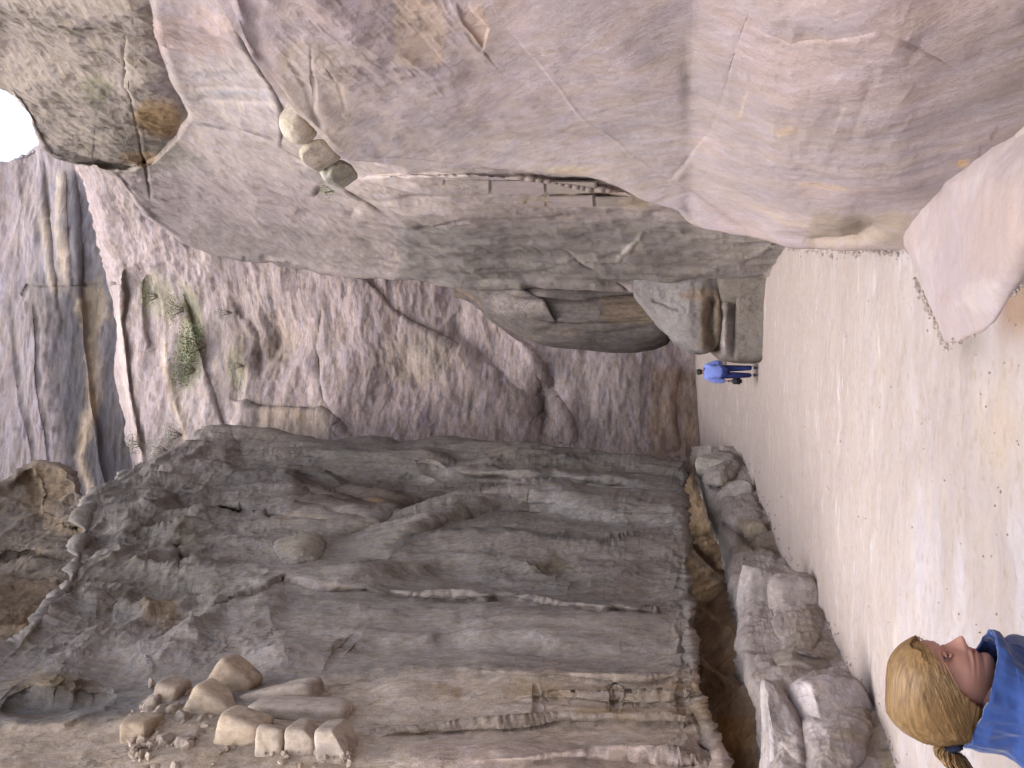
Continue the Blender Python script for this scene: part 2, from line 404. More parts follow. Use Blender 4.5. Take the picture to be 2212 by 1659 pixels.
# ---------------- left wall
sil = tab([(-2400, 2300), (-1200, 1900), (-300, 1560), (0, 1400), (60, 1358), (120, 1290), (170, 1220), (185, 1130), (205, 1075), (300, 1010), (400, 960), (480, 925), (560, 935), (700, 950), (800, 944),
           (880, 962), (960, 952), (1050, 955), (1150, 965), (1300, 985), (1480, 1003), (1600, 1015)])
Yo = tab([(920, 35), (1003, 32), (1060, 28.5), (1150, 23.5), (1250, 19), (1350, 16), (1450, 13.6), (1659, 11), (2300, 8.6), (3600, 7)])
rows = stations((-2400, -1400, -700, -300, -60, 0, 60, 110, 155, 185, 215, 260, 310, 360, 410, 480, 560, 630, 700, 800, 880, 960, 1050, 1150, 1300, 1420, 1468, 1480), sil,
                (1.9, 1.3, 1, .85, .7, .55, .42, .3, .18, .08, 0), Yo, 1659)
last = rows[-1]
edge = tab([(900, 1482), (1100, 1470), (1180, 1480), (1300, 1482), (1400, 1495), (1500, 1500), (1560, 1520), (1659, 1560), (2300, 1620)])
for r_, off in ((rows[-3], -70), (rows[-2], -14), (rows[-1], 0)):
    for i, (x, y, Y) in enumerate(r_): r_[i] = (edge(y) + off, y, Y)
rows.append([(x - 2, y, Y * 1.05) for (x, y, Y) in rows[-1]])
rows.append([(x - 30, y, Y * 1.22) for (x, y, Y) in rows[-1]])
left = patch('left_cliff', rows, MR['left'], 2.2,
      feats=[('ridge', [(480, 1010), (700, 985), (850, 985), (1000, 1005), (1200, 1012), (1490, 1040)], 20, .09), ('groove', [(620, 1030), (800, 1035), (1000, 1045), (1200, 1045), (1480, 1075)], 15, .08),
             ('ridge', [(740, 1215), (860, 1165), (960, 1110), (1040, 1075), (1150, 1068), (1300, 1090), (1480, 1110)], 26, .085), ('groove', [(700, 1180), (820, 1150), (920, 1095), (1010, 1060), (1120, 1052)], 14, .08),
             ('groove', [(960, 1135), (1060, 1122), (1150, 1120), (1300, 1140), (1480, 1150)], 16, .08), ('ridge', [(640, 1270), (760, 1240), (880, 1200), (1000, 1185), (1150, 1200), (1300, 1215), (1480, 1200)], 20, .08),
             ('groove', [(800, 1262), (950, 1240), (1100, 1265), (1300, 1275), (1480, 1270)], 20, .08), ('ridge', [(520, 1400), (700, 1350), (900, 1340), (1200, 1350), (1480, 1360)], 30, .07), ('groove', [(700, 1405), (900, 1385), (1200, 1400), (1480, 1405)], 24, .06),
             ('ridge', [(220, 1180), (320, 1100), (420, 1020), (520, 985)], 34, .10), ('groove', [(210, 1330), (330, 1300), (460, 1300)], 28, .10), ('ridge', [(240, 1400), (400, 1380), (520, 1330), (620, 1300)], 30, .10),
             ('step', [(1480, 1312), (1300, 1308), (1100, 1290), (960, 1283), (800, 1272), (620, 1262), (500, 1290), (430, 1330)], 5, .06, 130),
             ('step', [(700, 1240), (790, 1225), (870, 1175), (960, 1160), (1050, 1155), (1150, 1170), (1300, 1178), (1482, 1168)], 6, .06, 70),
             ('ridge', [(760, 1190), (900, 1150), (1000, 1095), (1100, 1065), (1200, 1075), (1330, 1100)], 18, .06),
             ('groove', [(620, 1020), (700, 1050), (790, 1090), (880, 1110), (1000, 1090), (1100, 1060)], 14, .07),
             ('groove', [(640, 1060), (740, 1095), (860, 1125)], 7, .05), ('groove', [(620, 1085), (720, 1120), (800, 1130)], 5, .04), ('step', [(600, 1015), (700, 1022), (800, 1058), (880, 1098)], 5, .05, 40),
             ('groove', [(640, 1040), (730, 1070), (830, 1110)], 5, .05), ('ridge', [(880, 960), (960, 985), (1100, 1010), (1300, 1040)], 12, .03),
             ('groove', [(950, 975), (1050, 1000), (1200, 1010), (1400, 1030)], 9, .04), ('groove', [(900, 1000), (1000, 1030), (1100, 1035)], 10, .04),
             ('step', [(330, 1170), (400, 1150), (450, 1105), (520, 1108)], 8, .06, 50), ('blob', 395, 1210, 18, 24, -.14), ('blob', 500, 1104, 34, 9, -.14),
             ('blob', 650, 1185, 45, 32, .05), ('dome', 650, 1190, 52, 34, .03),
             ('groove', [(590, 1135), (580, 1120), (640, 1130), (720, 1140)], 5, .05),
             ('blob', 125, 1430, 90, 55, .07), ('groove', [(0, 1500), (100, 1520), (250, 1500)], 24, .06), ('ridge', [(0, 1560), (140, 1562), (260, 1520)], 12, .04),
             ('blob', 330, 1330, 70, 40, -.07), ('step', [(560, 1290), (700, 1300), (800, 1300)], 9, .03, 60),
             ('step', [(1560, 1462), (1300, 1458), (1100, 1452), (980, 1440)], 6, .03, 300), ('step', [(1560, 1552), (1250, 1550), (1000, 1560), (800, 1590)], 6, .03, 300),
             ('step', [(1530, 1632), (1300, 1628), (1000, 1640)], 6, .025, 300), ('groove', [(700, 1440), (750, 1370), (790, 1320)], 5, .012), ('groove', [(1155, 1468), (1157, 1550)], 4, .02), ('groove', [(1318, 1466), (1320, 1552)], 4, .025), ('groove', [(1468, 1466), (1470, 1552)], 4, .025), ('groove', [(1100, 1503), (1300, 1505), (1560, 1505)], 4, .02), ('blob', 1200, 1220, 50, 22, -.03), ('step', [(1130, 1195), (1180, 1225), (1250, 1240)], 4, .03, 22),
             ('blob', 600, 1370, 150, 50, .04)],
      amps=[(4, (1, 1, .5), .5, 4, False), (1.6, (1, 1, .2), .12, 3, False), (.28, (1, 1, .6), .035, 4, False), (.35, (1, 1, 1), .10, 4, True, (1440, 900, 1700, 2300)), (1.9, (1, 1, 1), .42, 4, True, (-400, 900, 470, 1400)), (.5, (1, 1, 1.3), .05, 4, True, (-400, 900, 620, 1420)), (1.3, (1, 1, .13), .22, 3, True, (480, 940, 1490, 1150)), (.5, (1, 1, .2), .05, 3, True, (480, 940, 1490, 1200)), (.35, (1, 1, .5), .05, 4, True, (1000, 940, 1490, 1320))],
      base=(.225, .203, .187), seed=4, warp=12,
      var=[((.30, .265, .25), 1.8, (1, 1, .3), 0, .6, .55), ((.13, .12, .115), .9, (1, 1, .35), .1, .6, .55), ((.29, .235, .17), 1.2, (1, 1, .6), .25, .7, .5)],
      stains_shade=[('rect', 480, 1310, 1500, 1440, (.345, .31, .285), .75, 40), ('rect', 660, 1445, 1600, 2000, (.48, .405, .34), .85, 40), ('rect', -100, 1555, 760, 2000, (.42, .345, .275), .8, 40), ('rect', 300, 1340, 700, 1460, (.28, .25, .235), .5, 50), ('rect', 880, 1600, 1600, 2000, (.42, .335, .30), .7, 12),
              ('rect', 1080, 1472, 1560, 1500, (.40, .30, .18), .5, 8), ('rect', 1240, 1515, 1560, 1550, (.36, .26, .13), .5, 8),
              ('rect', 630, 1030, 880, 1120, (.10, .075, .06), .75, 18), ('line', [(640, 1040), (730, 1070), (850, 1112)], 5, (.32, .2, .11), .7), ('blob', 395, 1208, 16, 26, (.03, .025, .02), .9), ('blob', 400, 1180, 34, 40, (.13, .10, .06), .6),  # near-black blob paints the shade inside the modelled pit
              ('blob', 340, 1330, 60, 28, OCHRE, .55), ('blob', 560, 950, 50, 22, (.17, .14, .11), .6), ('blob', 100, 1460, 110, 60, (.22, .165, .10), .7), ('rect', -100, 1490, 300, 1552, (.14, .135, .135), .7, 24), ('rect', 500, 1120, 1500, 1320, (.285, .262, .24), .5, 50), ('rect', 480, 940, 900, 1060, (.14, .13, .12), .5, 30), ('rect', 150, 980, 480, 1330, (.155, .14, .125), .5, 50), ('blob', 60, 1530, 90, 12, (.2, .12, .07), .5),
              ('blob', 1300, 1270, 32, 16, (.24, .17, .11), .7), ('blob', 1200, 1215, 50, 20, (.17, .14, .09), .7), ('rect', 1040, 1215, 1330, 1300, (.19, .18, .175), .55, 18), ('line', [(700, 1240), (790, 1225), (870, 1175), (960, 1160), (1050, 1155), (1150, 1170), (1300, 1178), (1482, 1168)], 4, (.07, .07, .075), .6),
              ('rect', 1150, 1010, 1500, 1165, (.29, .275, .27), .5, 30), ('line', [(560, 1262), (640, 1262), (760, 1275), (1000, 1286), (1300, 1310), (1480, 1314)], 8, (.34, .29, .265), .5), ('line', [(940, 1480), (1000, 1500)], 12, OCHRE, .5),
              ('blob', 650, 1185, 50, 34, (.32, .28, .22), .6), ('line', [(595, 1135), (640, 1125), (720, 1142)], 5, (.45, .37, .28), .7), ('rect', 420, 900, 640, 1010, (.24, .205, .18), .5, 25), ('blob', 330, 1000, 120, 60, (.23, .2, .185), .5),
              ('blob', 240, 1330, 90, 60, (.27, .25, .23), .5), ('line', [(1040, 990), (1200, 1000), (1400, 1020)], 10, (.16, .15, .12), .5)])

te = tab([(960, 1500), (1000, 1503), (1045, 1515), (1100, 1530), (1190, 1560), (1300, 1585), (1400, 1602), (1480, 1612), (1520, 1640), (1659, 1648), (2100, 1700)])
be = tab([(960, 1570), (1010, 1605), (1130, 1655), (1195, 1676), (1210, 1690), (1350, 1782), (1500, 1862), (1659, 1925), (2100, 2100)])
# ---------------- hollow under the left wall, and the low ledge at its foot
rows = []
for y in (985, 1060, 1150, 1250, 1350, 1450, 1560, 1659, 2000):
    Yb = max(Yo(y) * 1.02, ground_hit(be(y), y) * 1.16); w_ = te(y) - edge(y)
    rows.append([(edge(y) - 60, y, Yb * 1.2), (edge(y) - 8, y, Yb * 1.17), (edge(y) + .35 * w_, y, Yb * 1.12), (edge(y) + .7 * w_, y, Yb * 1.07), (te(y) + 15, y, Yb * 1.01), (te(y) + 60, y, Yb * .99)])
patch('left_hollow_face', rows, MR['recess'], 3, feats=[('step', [(1480, 1170), (1560, 1250), (1600, 1290)], 5, .05, 40), ('step', [(1480, 1300), (1560, 1350), (1640, 1400)], 5, .05, 40), ('step', [(1500, 1420), (1560, 1460), (1640, 1500)], 5, .04, 40)],
      amps=[(1.5, (1, 1, 1), .15, 4, False), (.4, (1, 1, .6), .04, 3, True)], base=(.30, .22, .15), seed=5,
      var=[((.14, .11, .085), .8, (1, 1, .5), .0, .5, .5), ((.26, .17, .08), .7, (1, 1, 1), .2, .6, .5)], stains_shade=[('blob', 1570, 1600, 60, 60, (.36, .22, .09), .7), ('line', [(1480, 1175), (1600, 1290)], 8, (.05, .05, .05), .6)])
rows = []
for y in (965, 1000, 1050, 1110, 1170, 1200, 1250, 1310, 1370, 1410, 1470, 1530, 1600, 1659, 1800, 2000):
    a, b_ = te(y), be(y); Yg = ground_hit(b_, y)
    rows.append([(a - 10, y, Yg * 1.30), (a, y, Yg * 1.10), (a + .12 * (b_ - a), y, Yg * 1.03), (a + .4 * (b_ - a), y, Yg * 1.0), (a + .75 * (b_ - a), y, Yg * .985), (b_, y, Yg * .975), (b_ + 50, y, Yg * .965)])
patch('rock_ledge', rows, MR['ledge'], 2.4,
      feats=[('groove', [(1530, 1050), (1570, 1060), (1600, 1062)], 7, .06), ('step', [(1560, 1190), (1620, 1180), (1680, 1195)], 6, .06, 40), ('groove', [(1560, 1120), (1640, 1190)], 12, .06),
             ('dome', 1725, 1330, 55, 85, .05), ('step', [(1600, 1415), (1680, 1405), (1790, 1420)], 8, .07, 60), ('blob', 1630, 1290, 50, 60, .03), ('dome', 1790, 1560, 90, 130, .06), ('groove', [(1690, 1450), (1740, 1560), (1750, 1700)], 12, .05),
             ('blob', 1760, 1430, 50, 20, -.05), ('dome', 1550, 1015, 45, 36, .05), ('dome', 1600, 1110, 45, 45, .04)],
      amps=[(1.6, (1, 1, 1), .16, 4, False), (.45, (1, 1, 1), .05, 4, True), (.12, (1, 1, 1), .012, 3, False)], base=(.30, .265, .25), seed=6, warp=12, kind='structure',
      var=[((.38, .335, .33), 1.2, (1, 1, 1), -.1, .5, .6), ((.22, .18, .13), .6, (1, 1, 1), .15, .6, .6)],
      stains_shade=[('rect', 1590, 1130, 1680, 1195, (.17, .13, .08), .6, 12), ('blob', 1740, 1345, 40, 60, (.24, .2, .155), .5), ('blob', 1710, 1280, 40, 70, (.42, .37, .36), .6), ('blob', 1770, 1520, 40, 110, (.46, .41, .42), .6), ('line', [(1515, 1040), (1560, 1180), (1600, 1400)], 9, (.40, .38, .34), .5),
              ('line', [(1860, 1490), (1900, 1600), (1930, 1700)], 16, (.27, .22, .15), .6), ('blob', 1575, 1045, 20, 30, (.2, .17, .12), .5)])

# ---------------- right wall, grey part
sil = tab([(-2600, -500), (-1200, -100), (-300, 100), (-60, 180), (0, 192), (25, 203), (50, 226), (75, 262), (88, 300), (100, 322), (140, 345), (190, 356), (250, 376), (290, 440), (340, 485), (400, 522), (460, 548), (520, 560),
           (650, 577), (700, 594), (880, 602), (1010, 620), (1100, 618), (1300, 622), (1500, 628), (1600, 625), (1650, 612), (1700, 560), (1760, 540)])
YR = tab([(-1200, 3.8), (-300, 5.4), (0, 6.6), (200, 9.2), (340, 12.2), (430, 15), (520, 19.5), (600, 25), (640, 27)])
mul = tab([(-3000, 2.4), (0, 2.1), (300, 1.85), (430, 1.75), (800, 1.15), (1000, 1.06), (1700, 1.0)])
rows = stations((-2600, -1500, -800, -300, -60, 0, 30, 60, 85, 110, 160, 210, 260, 300, 350, 410, 480, 560, 650, 720, 880, 1010, 1150, 1300, 1450, 1560, 1640, 1700, 1760, 1850), sil,
                (2.2, 1.4, 1, .8, .6, .45, .32, .2, .1, .04, 0), YR, 0, mul=mul)
# the station builder measures towards the top edge of the picture
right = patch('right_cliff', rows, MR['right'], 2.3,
      feats=[('step', [(328, -200), (335, 0), (345, 80), (372, 135), (385, 190), (412, 245), (372, 300), (320, 350), (268, 362), (190, 356), (120, 330)], 10, -.145, 45), ('groove', [(275, 60), (285, 200), (300, 330), (330, 440)], 3, .03),
             ('step', [(420, 250), (520, 280), (600, 320), (680, 360), (760, 420), (860, 480)], 10, .05, 60), ('step', [(490, 20), (520, 90), (580, 180), (600, 240), (605, 320)], 8, .05, 60),
             ('groove', [(420, 180), (600, 190)], 7, .012), ('groove', [(430, 205), (600, 222)], 6, .014), ('groove', [(425, 262), (620, 300)], 6, .014),
             ('step', [(745, 480), (930, 484), (1000, 466), (1200, 468), (1380, 452), (1470, 455)], 5, -.07, 40), ('step', [(760, 385), (1000, 380), (1200, 392), (1400, 425)], 5, .05, 30),
             ('step', [(760, 425), (960, 420), (1200, 424), (1390, 448)], 4, -.04, 24), ('groove', [(640, 455), (720, 480), (830, 540)], 12, .04), ('groove', [(680, 400), (720, 430), (780, 460)], 14, .08),
             ('groove', [(900, 520), (1200, 510), (1500, 525)], 10, .02), ('groove', [(950, 560), (1200, 552), (1500, 560)], 12, .025), ('ridge', [(1100, 585), (1300, 580), (1600, 575)], 8, .02), ('groove', [(560, 555), (620, 560), (640, 575)], 7, .04),
             ('groove', [(1330, 555), (1395, 500)], 3, -.02), ('step', [(1700, 520), (1600, 560), (1480, 590), (1380, 600)], 6, .03, 30), ('groove', [(1190, 520), (1320, 600), (1380, 640)], 4, .02),
             ('blob', 250, 250, 120, 90, .08), ('blob', 110, 180, 80, 90, .05)],
      amps=[(3.5, (1, .6, 1), .20, 4, False), (.9, (1, .5, .5), .07, 4, True), (.22, (1, .6, .8), .02, 3, False), (1.9, (1, 1, 1), .20, 4, False, (-400, -200, 340, 420)), (.4, (1, 1, 1.4), .04, 4, True, (-400, -200, 360, 420)), (.8, (1, .6, .2), .10, 4, True, (850, 480, 1800, 700))],
      base=(.275, .235, .225), seed=7, warp=9,
      var=[((.21, .19, .185), 2, (1, .4, .6), -.05, .5, .5), ((.35, .29, .28), 1.5, (1, .4, .6), .05, .6, .5)],
      stains_shade=[('rect', -300, -300, 345, 300, (.235, .20, .165), .7, 40), ('blob', 250, 330, 160, 60, (.22, .19, .15), .6), ('blob', 345, 255, 55, 55, OCHRE, .75), ('blob', 300, 340, 40, 16, OCHRE, .5), ('blob', 215, 190, 40, 40, (.15, .15, .09), .6), ('blob', 225, 230, 50, 60, DARK, .35),
              ('line', [(275, 60), (285, 200), (300, 330)], 3.5, (.42, .37, .32), .6), ('line', [(262, 80), (275, 180)], 3, DARK, .7), ('rect', 330, 20, 500, 110, (.33, .25, .235), .6, 30), ('rect', 330, -300, 520, 30, (.24, .2, .2), .5, 20),
              ('rect', 420, 120, 620, 300, (.33, .29, .28), .5, 30), ('line', [(430, 190), (600, 205)], 6, BLUEG, .6), ('line', [(425, 262), (520, 270), (610, 300)], 4, DARK, .5), ('line', [(420, 150), (540, 152)], 6, (.2, .19, .2), .5),
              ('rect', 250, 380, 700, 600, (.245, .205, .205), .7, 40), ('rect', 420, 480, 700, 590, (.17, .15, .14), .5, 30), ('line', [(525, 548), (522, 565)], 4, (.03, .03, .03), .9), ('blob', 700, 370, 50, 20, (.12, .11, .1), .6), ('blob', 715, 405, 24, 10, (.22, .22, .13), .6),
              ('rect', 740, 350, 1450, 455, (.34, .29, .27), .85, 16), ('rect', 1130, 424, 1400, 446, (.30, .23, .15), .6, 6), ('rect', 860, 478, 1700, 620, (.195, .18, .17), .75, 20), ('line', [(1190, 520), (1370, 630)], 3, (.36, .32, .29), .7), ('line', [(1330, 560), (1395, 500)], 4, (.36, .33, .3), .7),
              ('rect', 1480, 560, 1700, 640, (.27, .245, .235), .5, 16), ('rect', 1480, 470, 1720, 560, (.33, .30, .28), .6, 20), ('blob', 840, 325, 28, 12, OCHRE, .6), ('line', [(640, 140), (650, 300)], 20, (.36, .31, .27), .4)])

# hanging bulge of banded rock by the far end of the right wall
rows = []
for x, s, Y in ((980, 640, 30), (1020, 655, 29.5), (1060, 690, 29), (1110, 722, 28.6), (1180, 742, 28.4), (1260, 750, 28.3), (1340, 755, 28.3), (1400, 750, 28.3), (1436, 738, 28.3), (1440, 730, 28.6), (1436, 722, 31)):
    rows.append([(x, 560, Y * .99), (x, 600, Y * .97), (x, 600 + .4 * (s - 600), Y * .955), (x, 600 + .75 * (s - 600), Y * .965), (x, s - 4, Y * .99), (x, s, Y * 1.02), (x, s - 8, Y * 1.08), (x, s - 50, Y * 1.2)])
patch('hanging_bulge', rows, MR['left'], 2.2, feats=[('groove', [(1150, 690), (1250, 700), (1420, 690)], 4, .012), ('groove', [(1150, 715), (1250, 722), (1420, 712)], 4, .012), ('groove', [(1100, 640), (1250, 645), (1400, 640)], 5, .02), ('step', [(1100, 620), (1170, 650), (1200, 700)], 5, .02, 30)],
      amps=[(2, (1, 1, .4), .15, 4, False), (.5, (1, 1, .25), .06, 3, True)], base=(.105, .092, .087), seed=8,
      var=[((.10, .09, .085), .8, (1, 1, .2), 0, .5, .6), ((.22, .16, .12), .8, (1, 1, .3), .1, .6, .6)], stains_shade=[('rect', 1300, 640, 1440, 700, (.15, .11, .075), .6, 15), ('rect', 1250, 722, 1440, 760, (.07, .06, .06), .6, 8), ('rect', 1060, 600, 1180, 680, (.22, .19, .18), .6, 15)])
# buttress that comes down behind the walker, and the block under it
rows = []
for x, s, Y in ((1370, 640, 26.5), (1400, 680, 26.3), (1430, 712, 26.2), (1460, 744, 26.1), (1490, 763, 26), (1515, 765, 26), (1540, 758, 26.1), (1556, 742, 26.3), (1556, 730, 28)):
    rows.append([(x, 590, Y * .96), (x, 620, Y * .965), (x, 620 + .5 * (s - 620), Y * .97), (x, s - 12, Y * .985), (x, s - 2, Y), (x, s, Y * 1.02), (x, s - 10, Y * 1.1), (x, s - 50, Y * 1.25)])
patch('rounded_buttress', rows, MR['ledge'], 2, feats=[('groove', [(1410, 645), (1450, 662), (1470, 670)], 4, .01), ('groove', [(1540, 640), (1530, 700), (1536, 760)], 10, .03)],
      amps=[(1.5, (1, 1, 1), .12, 4, False), (.4, (1, 1, 1), .04, 3, True)], base=(.185, .172, .17), seed=9, var=[((.13, .12, .115), .8, (1, 1, 1), .1, .6, .6)],
      stains_shade=[('rect', 1510, 620, 1560, 760, (.15, .11, .07), .7, 12), ('blob', 1500, 640, 30, 14, (.2, .14, .1), .6)])
rows = []
Yb = ground_hit(1640, 780) * .99
for x, s, k in ((1500, 700, 1.10), (1528, 748, 1.03), (1550, 772, 1.01), (1562, 781, 1.0), (1600, 783, .995), (1640, 780, .99), (1680, 775, .985)):
    rows.append([(x, 560, Yb * k * .93), (x, 620, Yb * k * .95), (x, 680, Yb * k * .97), (x, s - 10, Yb * k * .99), (x, s, Yb * k * 1.02), (x, s - 6, Yb * k * 1.1), (x, s - 40, Yb * k * 1.3)])
patch('base_block', rows, MR['ledge'], 2.2, feats=[('ridge', [(1568, 650), (1568, 690), (1572, 770)], 12, .03), ('step', [(1590, 640), (1592, 780)], 5, -.02, 30), ('blob', 1535, 680, 20, 50, -.05)],
      amps=[(1.5, (1, 1, 1), .10, 4, False), (.4, (1, 1, 1), .03, 3, True)], base=(.145, .128, .116), seed=10, var=[((.14, .12, .1), .8, (1, 1, 1), .0, .6, .6)],
      stains_shade=[('line', [(1568, 680), (1570, 770)], 16, (.30, .275, .27), .8), ('rect', 1500, 600, 1555, 760, (.11, .075, .045), .8, 10)])

# ---------------- right wall, near rose-coloured part
sil = tab([(-2000, -2200), (-600, -1300), (100, -700), (350, -350), (480, 0), (520, 70), (580, 170), (640, 240), (700, 292), (745, 340), (860, 352), (1050, 362), (1200, 374), (1300, 388), (1400, 425), (1462, 446), (1480, 474), (1560, 498), (1640, 512), (1700, 524), (1800, 530), (1900, 532), (1990, 528), (2100, 524), (2600, 520)])
def YP(x, y):
    base = np.interp(y, [-3000, -1200, -300, 0, 200, 340, 450, 530], [1.6, 3.0, 4.6, 5.7, 8.0, 10.6, 12.6, 14.0])
    foot = np.interp(y, [-3000, -1200, -300, 0, 200, 340, 450, 530], [1.6, 2.7, 3.7, 4.4, 5.2, 6.5, 8.2, 9.3])
    k = np.interp(x, [1000, 1500, 1720, 1900], [0, .35, .8, 1]); u = np.interp(x, [200, 700], [1.15, 1.0])
    return (base * (1 - k) + foot * k) * u
rows = []
for x in (-2000, -1000, -300, 200, 420, 500, 560, 620, 680, 745, 820, 930, 1050, 1200, 1300, 1400, 1462, 1500, 1560, 1640, 1700, 1780, 1860, 1940, 2000, 2100, 2250, 2450):
    s = sil(x); row = []
    for f in (1300, 800, 500, 330, 220, 140, 80, 30, 0):
        k_ = f / 500 * (s + 400) / 900 * 1.4 if s > -300 else f / 500
        y = s - f * (max(s, 0) + 420) / 930 * 1.15
        row.append((x, y, YP(x, y)))
    Ys = YP(x, s); row.append((x, s - 3, Ys * 1.05)); row.append((x, s - 30, Ys * 1.35)); rows.append(row)
pink = patch('right_rose_cliff', rows, MR['pink'], 2.4,
      feats=[('step', [(1640, 512), (1480, 398), (1370, 330), (1250, 240), (1170, 140), (1100, 60)], 5, 0.0180, 120), ('groove', [(1440, 392), (1480, 350), (1540, 270), (1600, 100), (1640, -20)], 5, 0.0050),
             ('groove', [(620, 120), (660, 200), (700, 300)], 7, 0.0165), ('groove', [(672, 100), (676, 190), (678, 250)], 4, 0.0138), ('groove', [(700, 130), (730, 190), (748, 250)], 4, 0.0083), ('step', [(840, 0), (900, 70), (960, 130), (1050, 150)], 6, -0.0240, 50),
             ('step', [(985, 0), (1000, 50), (1045, 108), (1060, 60), (1010, 0)], 6, 0.0210, 30), ('groove', [(1520, 340), (1560, 390), (1620, 430), (1700, 470)], 3, 0.0039), ('groove', [(1540, 320), (1700, 450), (1780, 490)], 3, 0.0033),
             ('groove', [(1650, 420), (1750, 340), (1840, 300), (1900, 120)], 9, 0.0055), ('groove', [(1800, 200), (1850, 330), (1780, 440)], 12, 0.0042), ('step', [(1600, 30), (1720, 90), (1900, 60), (2060, 150)], 8, 0.0120, 80),
             ('blob', 1700, 280, 160, 140, .05), ('blob', 1880, 470, 60, 34, -.08), ('blob', 1810, 500, 70, 20, -.06), ('blob', 1330, 130, 150, 90, .03), ('blob', 1000, 230, 180, 60, .02), ('groove', [(860, 250), (930, 330), (1010, 350)], 6, 0.0027),
             ('groove', [(1900, 140), (1860, 240), (1930, 330)], 14, 0.0039), ('groove', [(2000, 60), (1950, 150)], 8, 0.0033), ('groove', [(1720, 60), (1690, 200), (1740, 320)], 14, 0.0039)],
      amps=[(2.4, (1, .7, 1), .13, 4, False), (.6, (1, .8, 1), .03, 4, False), (.12, (1, 1, 1), .005, 3, False), (.5, (1, .5, 1), .05, 4, True, (600, -300, 1000, 200)), (.35, (1, .6, 1), .016, 4, True, (1550, -300, 2000, 420))],
      base=PINK, seed=12, warp=6,
      var=[(MAUVE, 1.3, (1, .6, .8), -.1, .5, .55), ((.42, .33, .32), .8, (1, .6, 1), .0, .6, .5), ((.33, .29, .265), 2.0, (1, .6, 1), .0, .5, .4)],
      stains_shade=[('rect', 600, 180, 1480, 460, (.315, .275, .262), .55, 260), ('rect', 850, 0, 960, 130, (.42, .32, .24), .6, 12), ('line', [(860, 30), (905, 70), (900, 40)], 4, DARK, .5), ('blob', 1030, 60, 34, 50, (.46, .345, .27), .7), ('line', [(1000, 70), (1040, 112)], 4, DARK, .7),
              ('blob', 1220, 370, 60, 18, (.40, .33, .23), .6), ('line', [(1640, 512), (1480, 398), (1370, 330), (1250, 240), (1170, 140)], 3, (.22, .19, .19), .5), ('line', [(1440, 392), (1480, 350), (1540, 270)], 5, (.46, .39, .38), .6),
              ('line', [(1600, 250), (1625, 180)], 3, (.46, .36, .28), .7), ('line', [(1800, 290), (1830, 225)], 4, (.46, .38, .34), .7), ('line', [(1845, 290), (1875, 200)], 4, (.46, .38, .34), .6), ('blob', 1780, 395, 50, 10, (.46, .34, .24), .5), ('blob', 1700, 275, 30, 12, (.46, .34, .24), .5), ('blob', 2080, 350, 16, 8, (.5, .34, .18), .8),
              ('rect', 1750, 450, 1965, 525, (.27, .22, .17), .75, 14), ('blob', 1850, 480, 40, 14, (.15, .12, .08), .5), ('line', [(2140, 300), (2158, 270)], 4, (.2, .13, .12), .8), ('line', [(2115, 340), (2120, 310)], 3, (.25, .17, .15), .7), ('line', [(1620, 430), (1700, 470), (1790, 490)], 6, (.42, .33, .26), .5),  # rect and blob: dusty brown of the foot hollow, its shade painted in
              ('line', [(1170, 90), (1175, 130)], 5, (.5, .42, .4), .5), ('rect', 600, 90, 760, 330, (.36, .30, .255), .6, 20)])

# ---------------- low rock foot in the right foreground
sil = tab([(1890, 500), (1960, 528), (1978, 570), (2000, 650), (2040, 738), (2100, 726), (2150, 690), (2212, 596), (2300, 470), (2450, 300)])
rows = []
for x, dy, m in ((1925, 0, 1.12), (1955, 0, 1.0), (1985, 0, .965), (2040, 0, .95), (2100, 0, .94), (2150, 0, .93), (2212, 0, .92), (2300, 0, .92), (2450, 0, .92)):
    s = sil(x); Yg = ground_hit(x, 500); row = []
    for f in (900, 600, 450, 340, 240, 160, 90, 35, 0):
        row.append((x, s - f, Yg * (.985 if f == 0 else min(.965, m + .03) if f == 35 else m)))
    row.append((x, s + 8, Yg * 1.02)); row.append((x, s + 14, Yg * 1.1))
    row = [(a_, b_, c_ * (1 + .16 * float(sstep(400, 190, b_)))) for a_, b_, c_ in row]; rows.append(row)
patch('right_rock_foot', rows, MR['sand'], 3, feats=[('step', [(1985, 430), (1975, 500), (1985, 600)], 8, .02, 50), ('groove', [(2000, 640), (2100, 600), (2200, 500)], 14, .006), ('ridge', [(1975, 430), (1990, 560), (2040, 680)], 14, .01)],
      amps=[(1.6, (1, 1, 1), .06, 4, False), (.4, (1, 1, 1), .02, 4, False), (.1, (1, 1, 1), .004, 3, False)], base=(.315, .262, .258), seed=13, var=[((.345, .30, .295), .8, (1, 1, 1), -.1, .5, .6)],
      stains_shade=[('blob', 2180, 500, 90, 120, (.36, .28, .24), .4), ('blob', 2120, 640, 60, 40, (.39, .34, .33), .6), ('line', [(2070, 735), (2110, 712), (2150, 700)], 4, (.2, .15, .1), .6)])

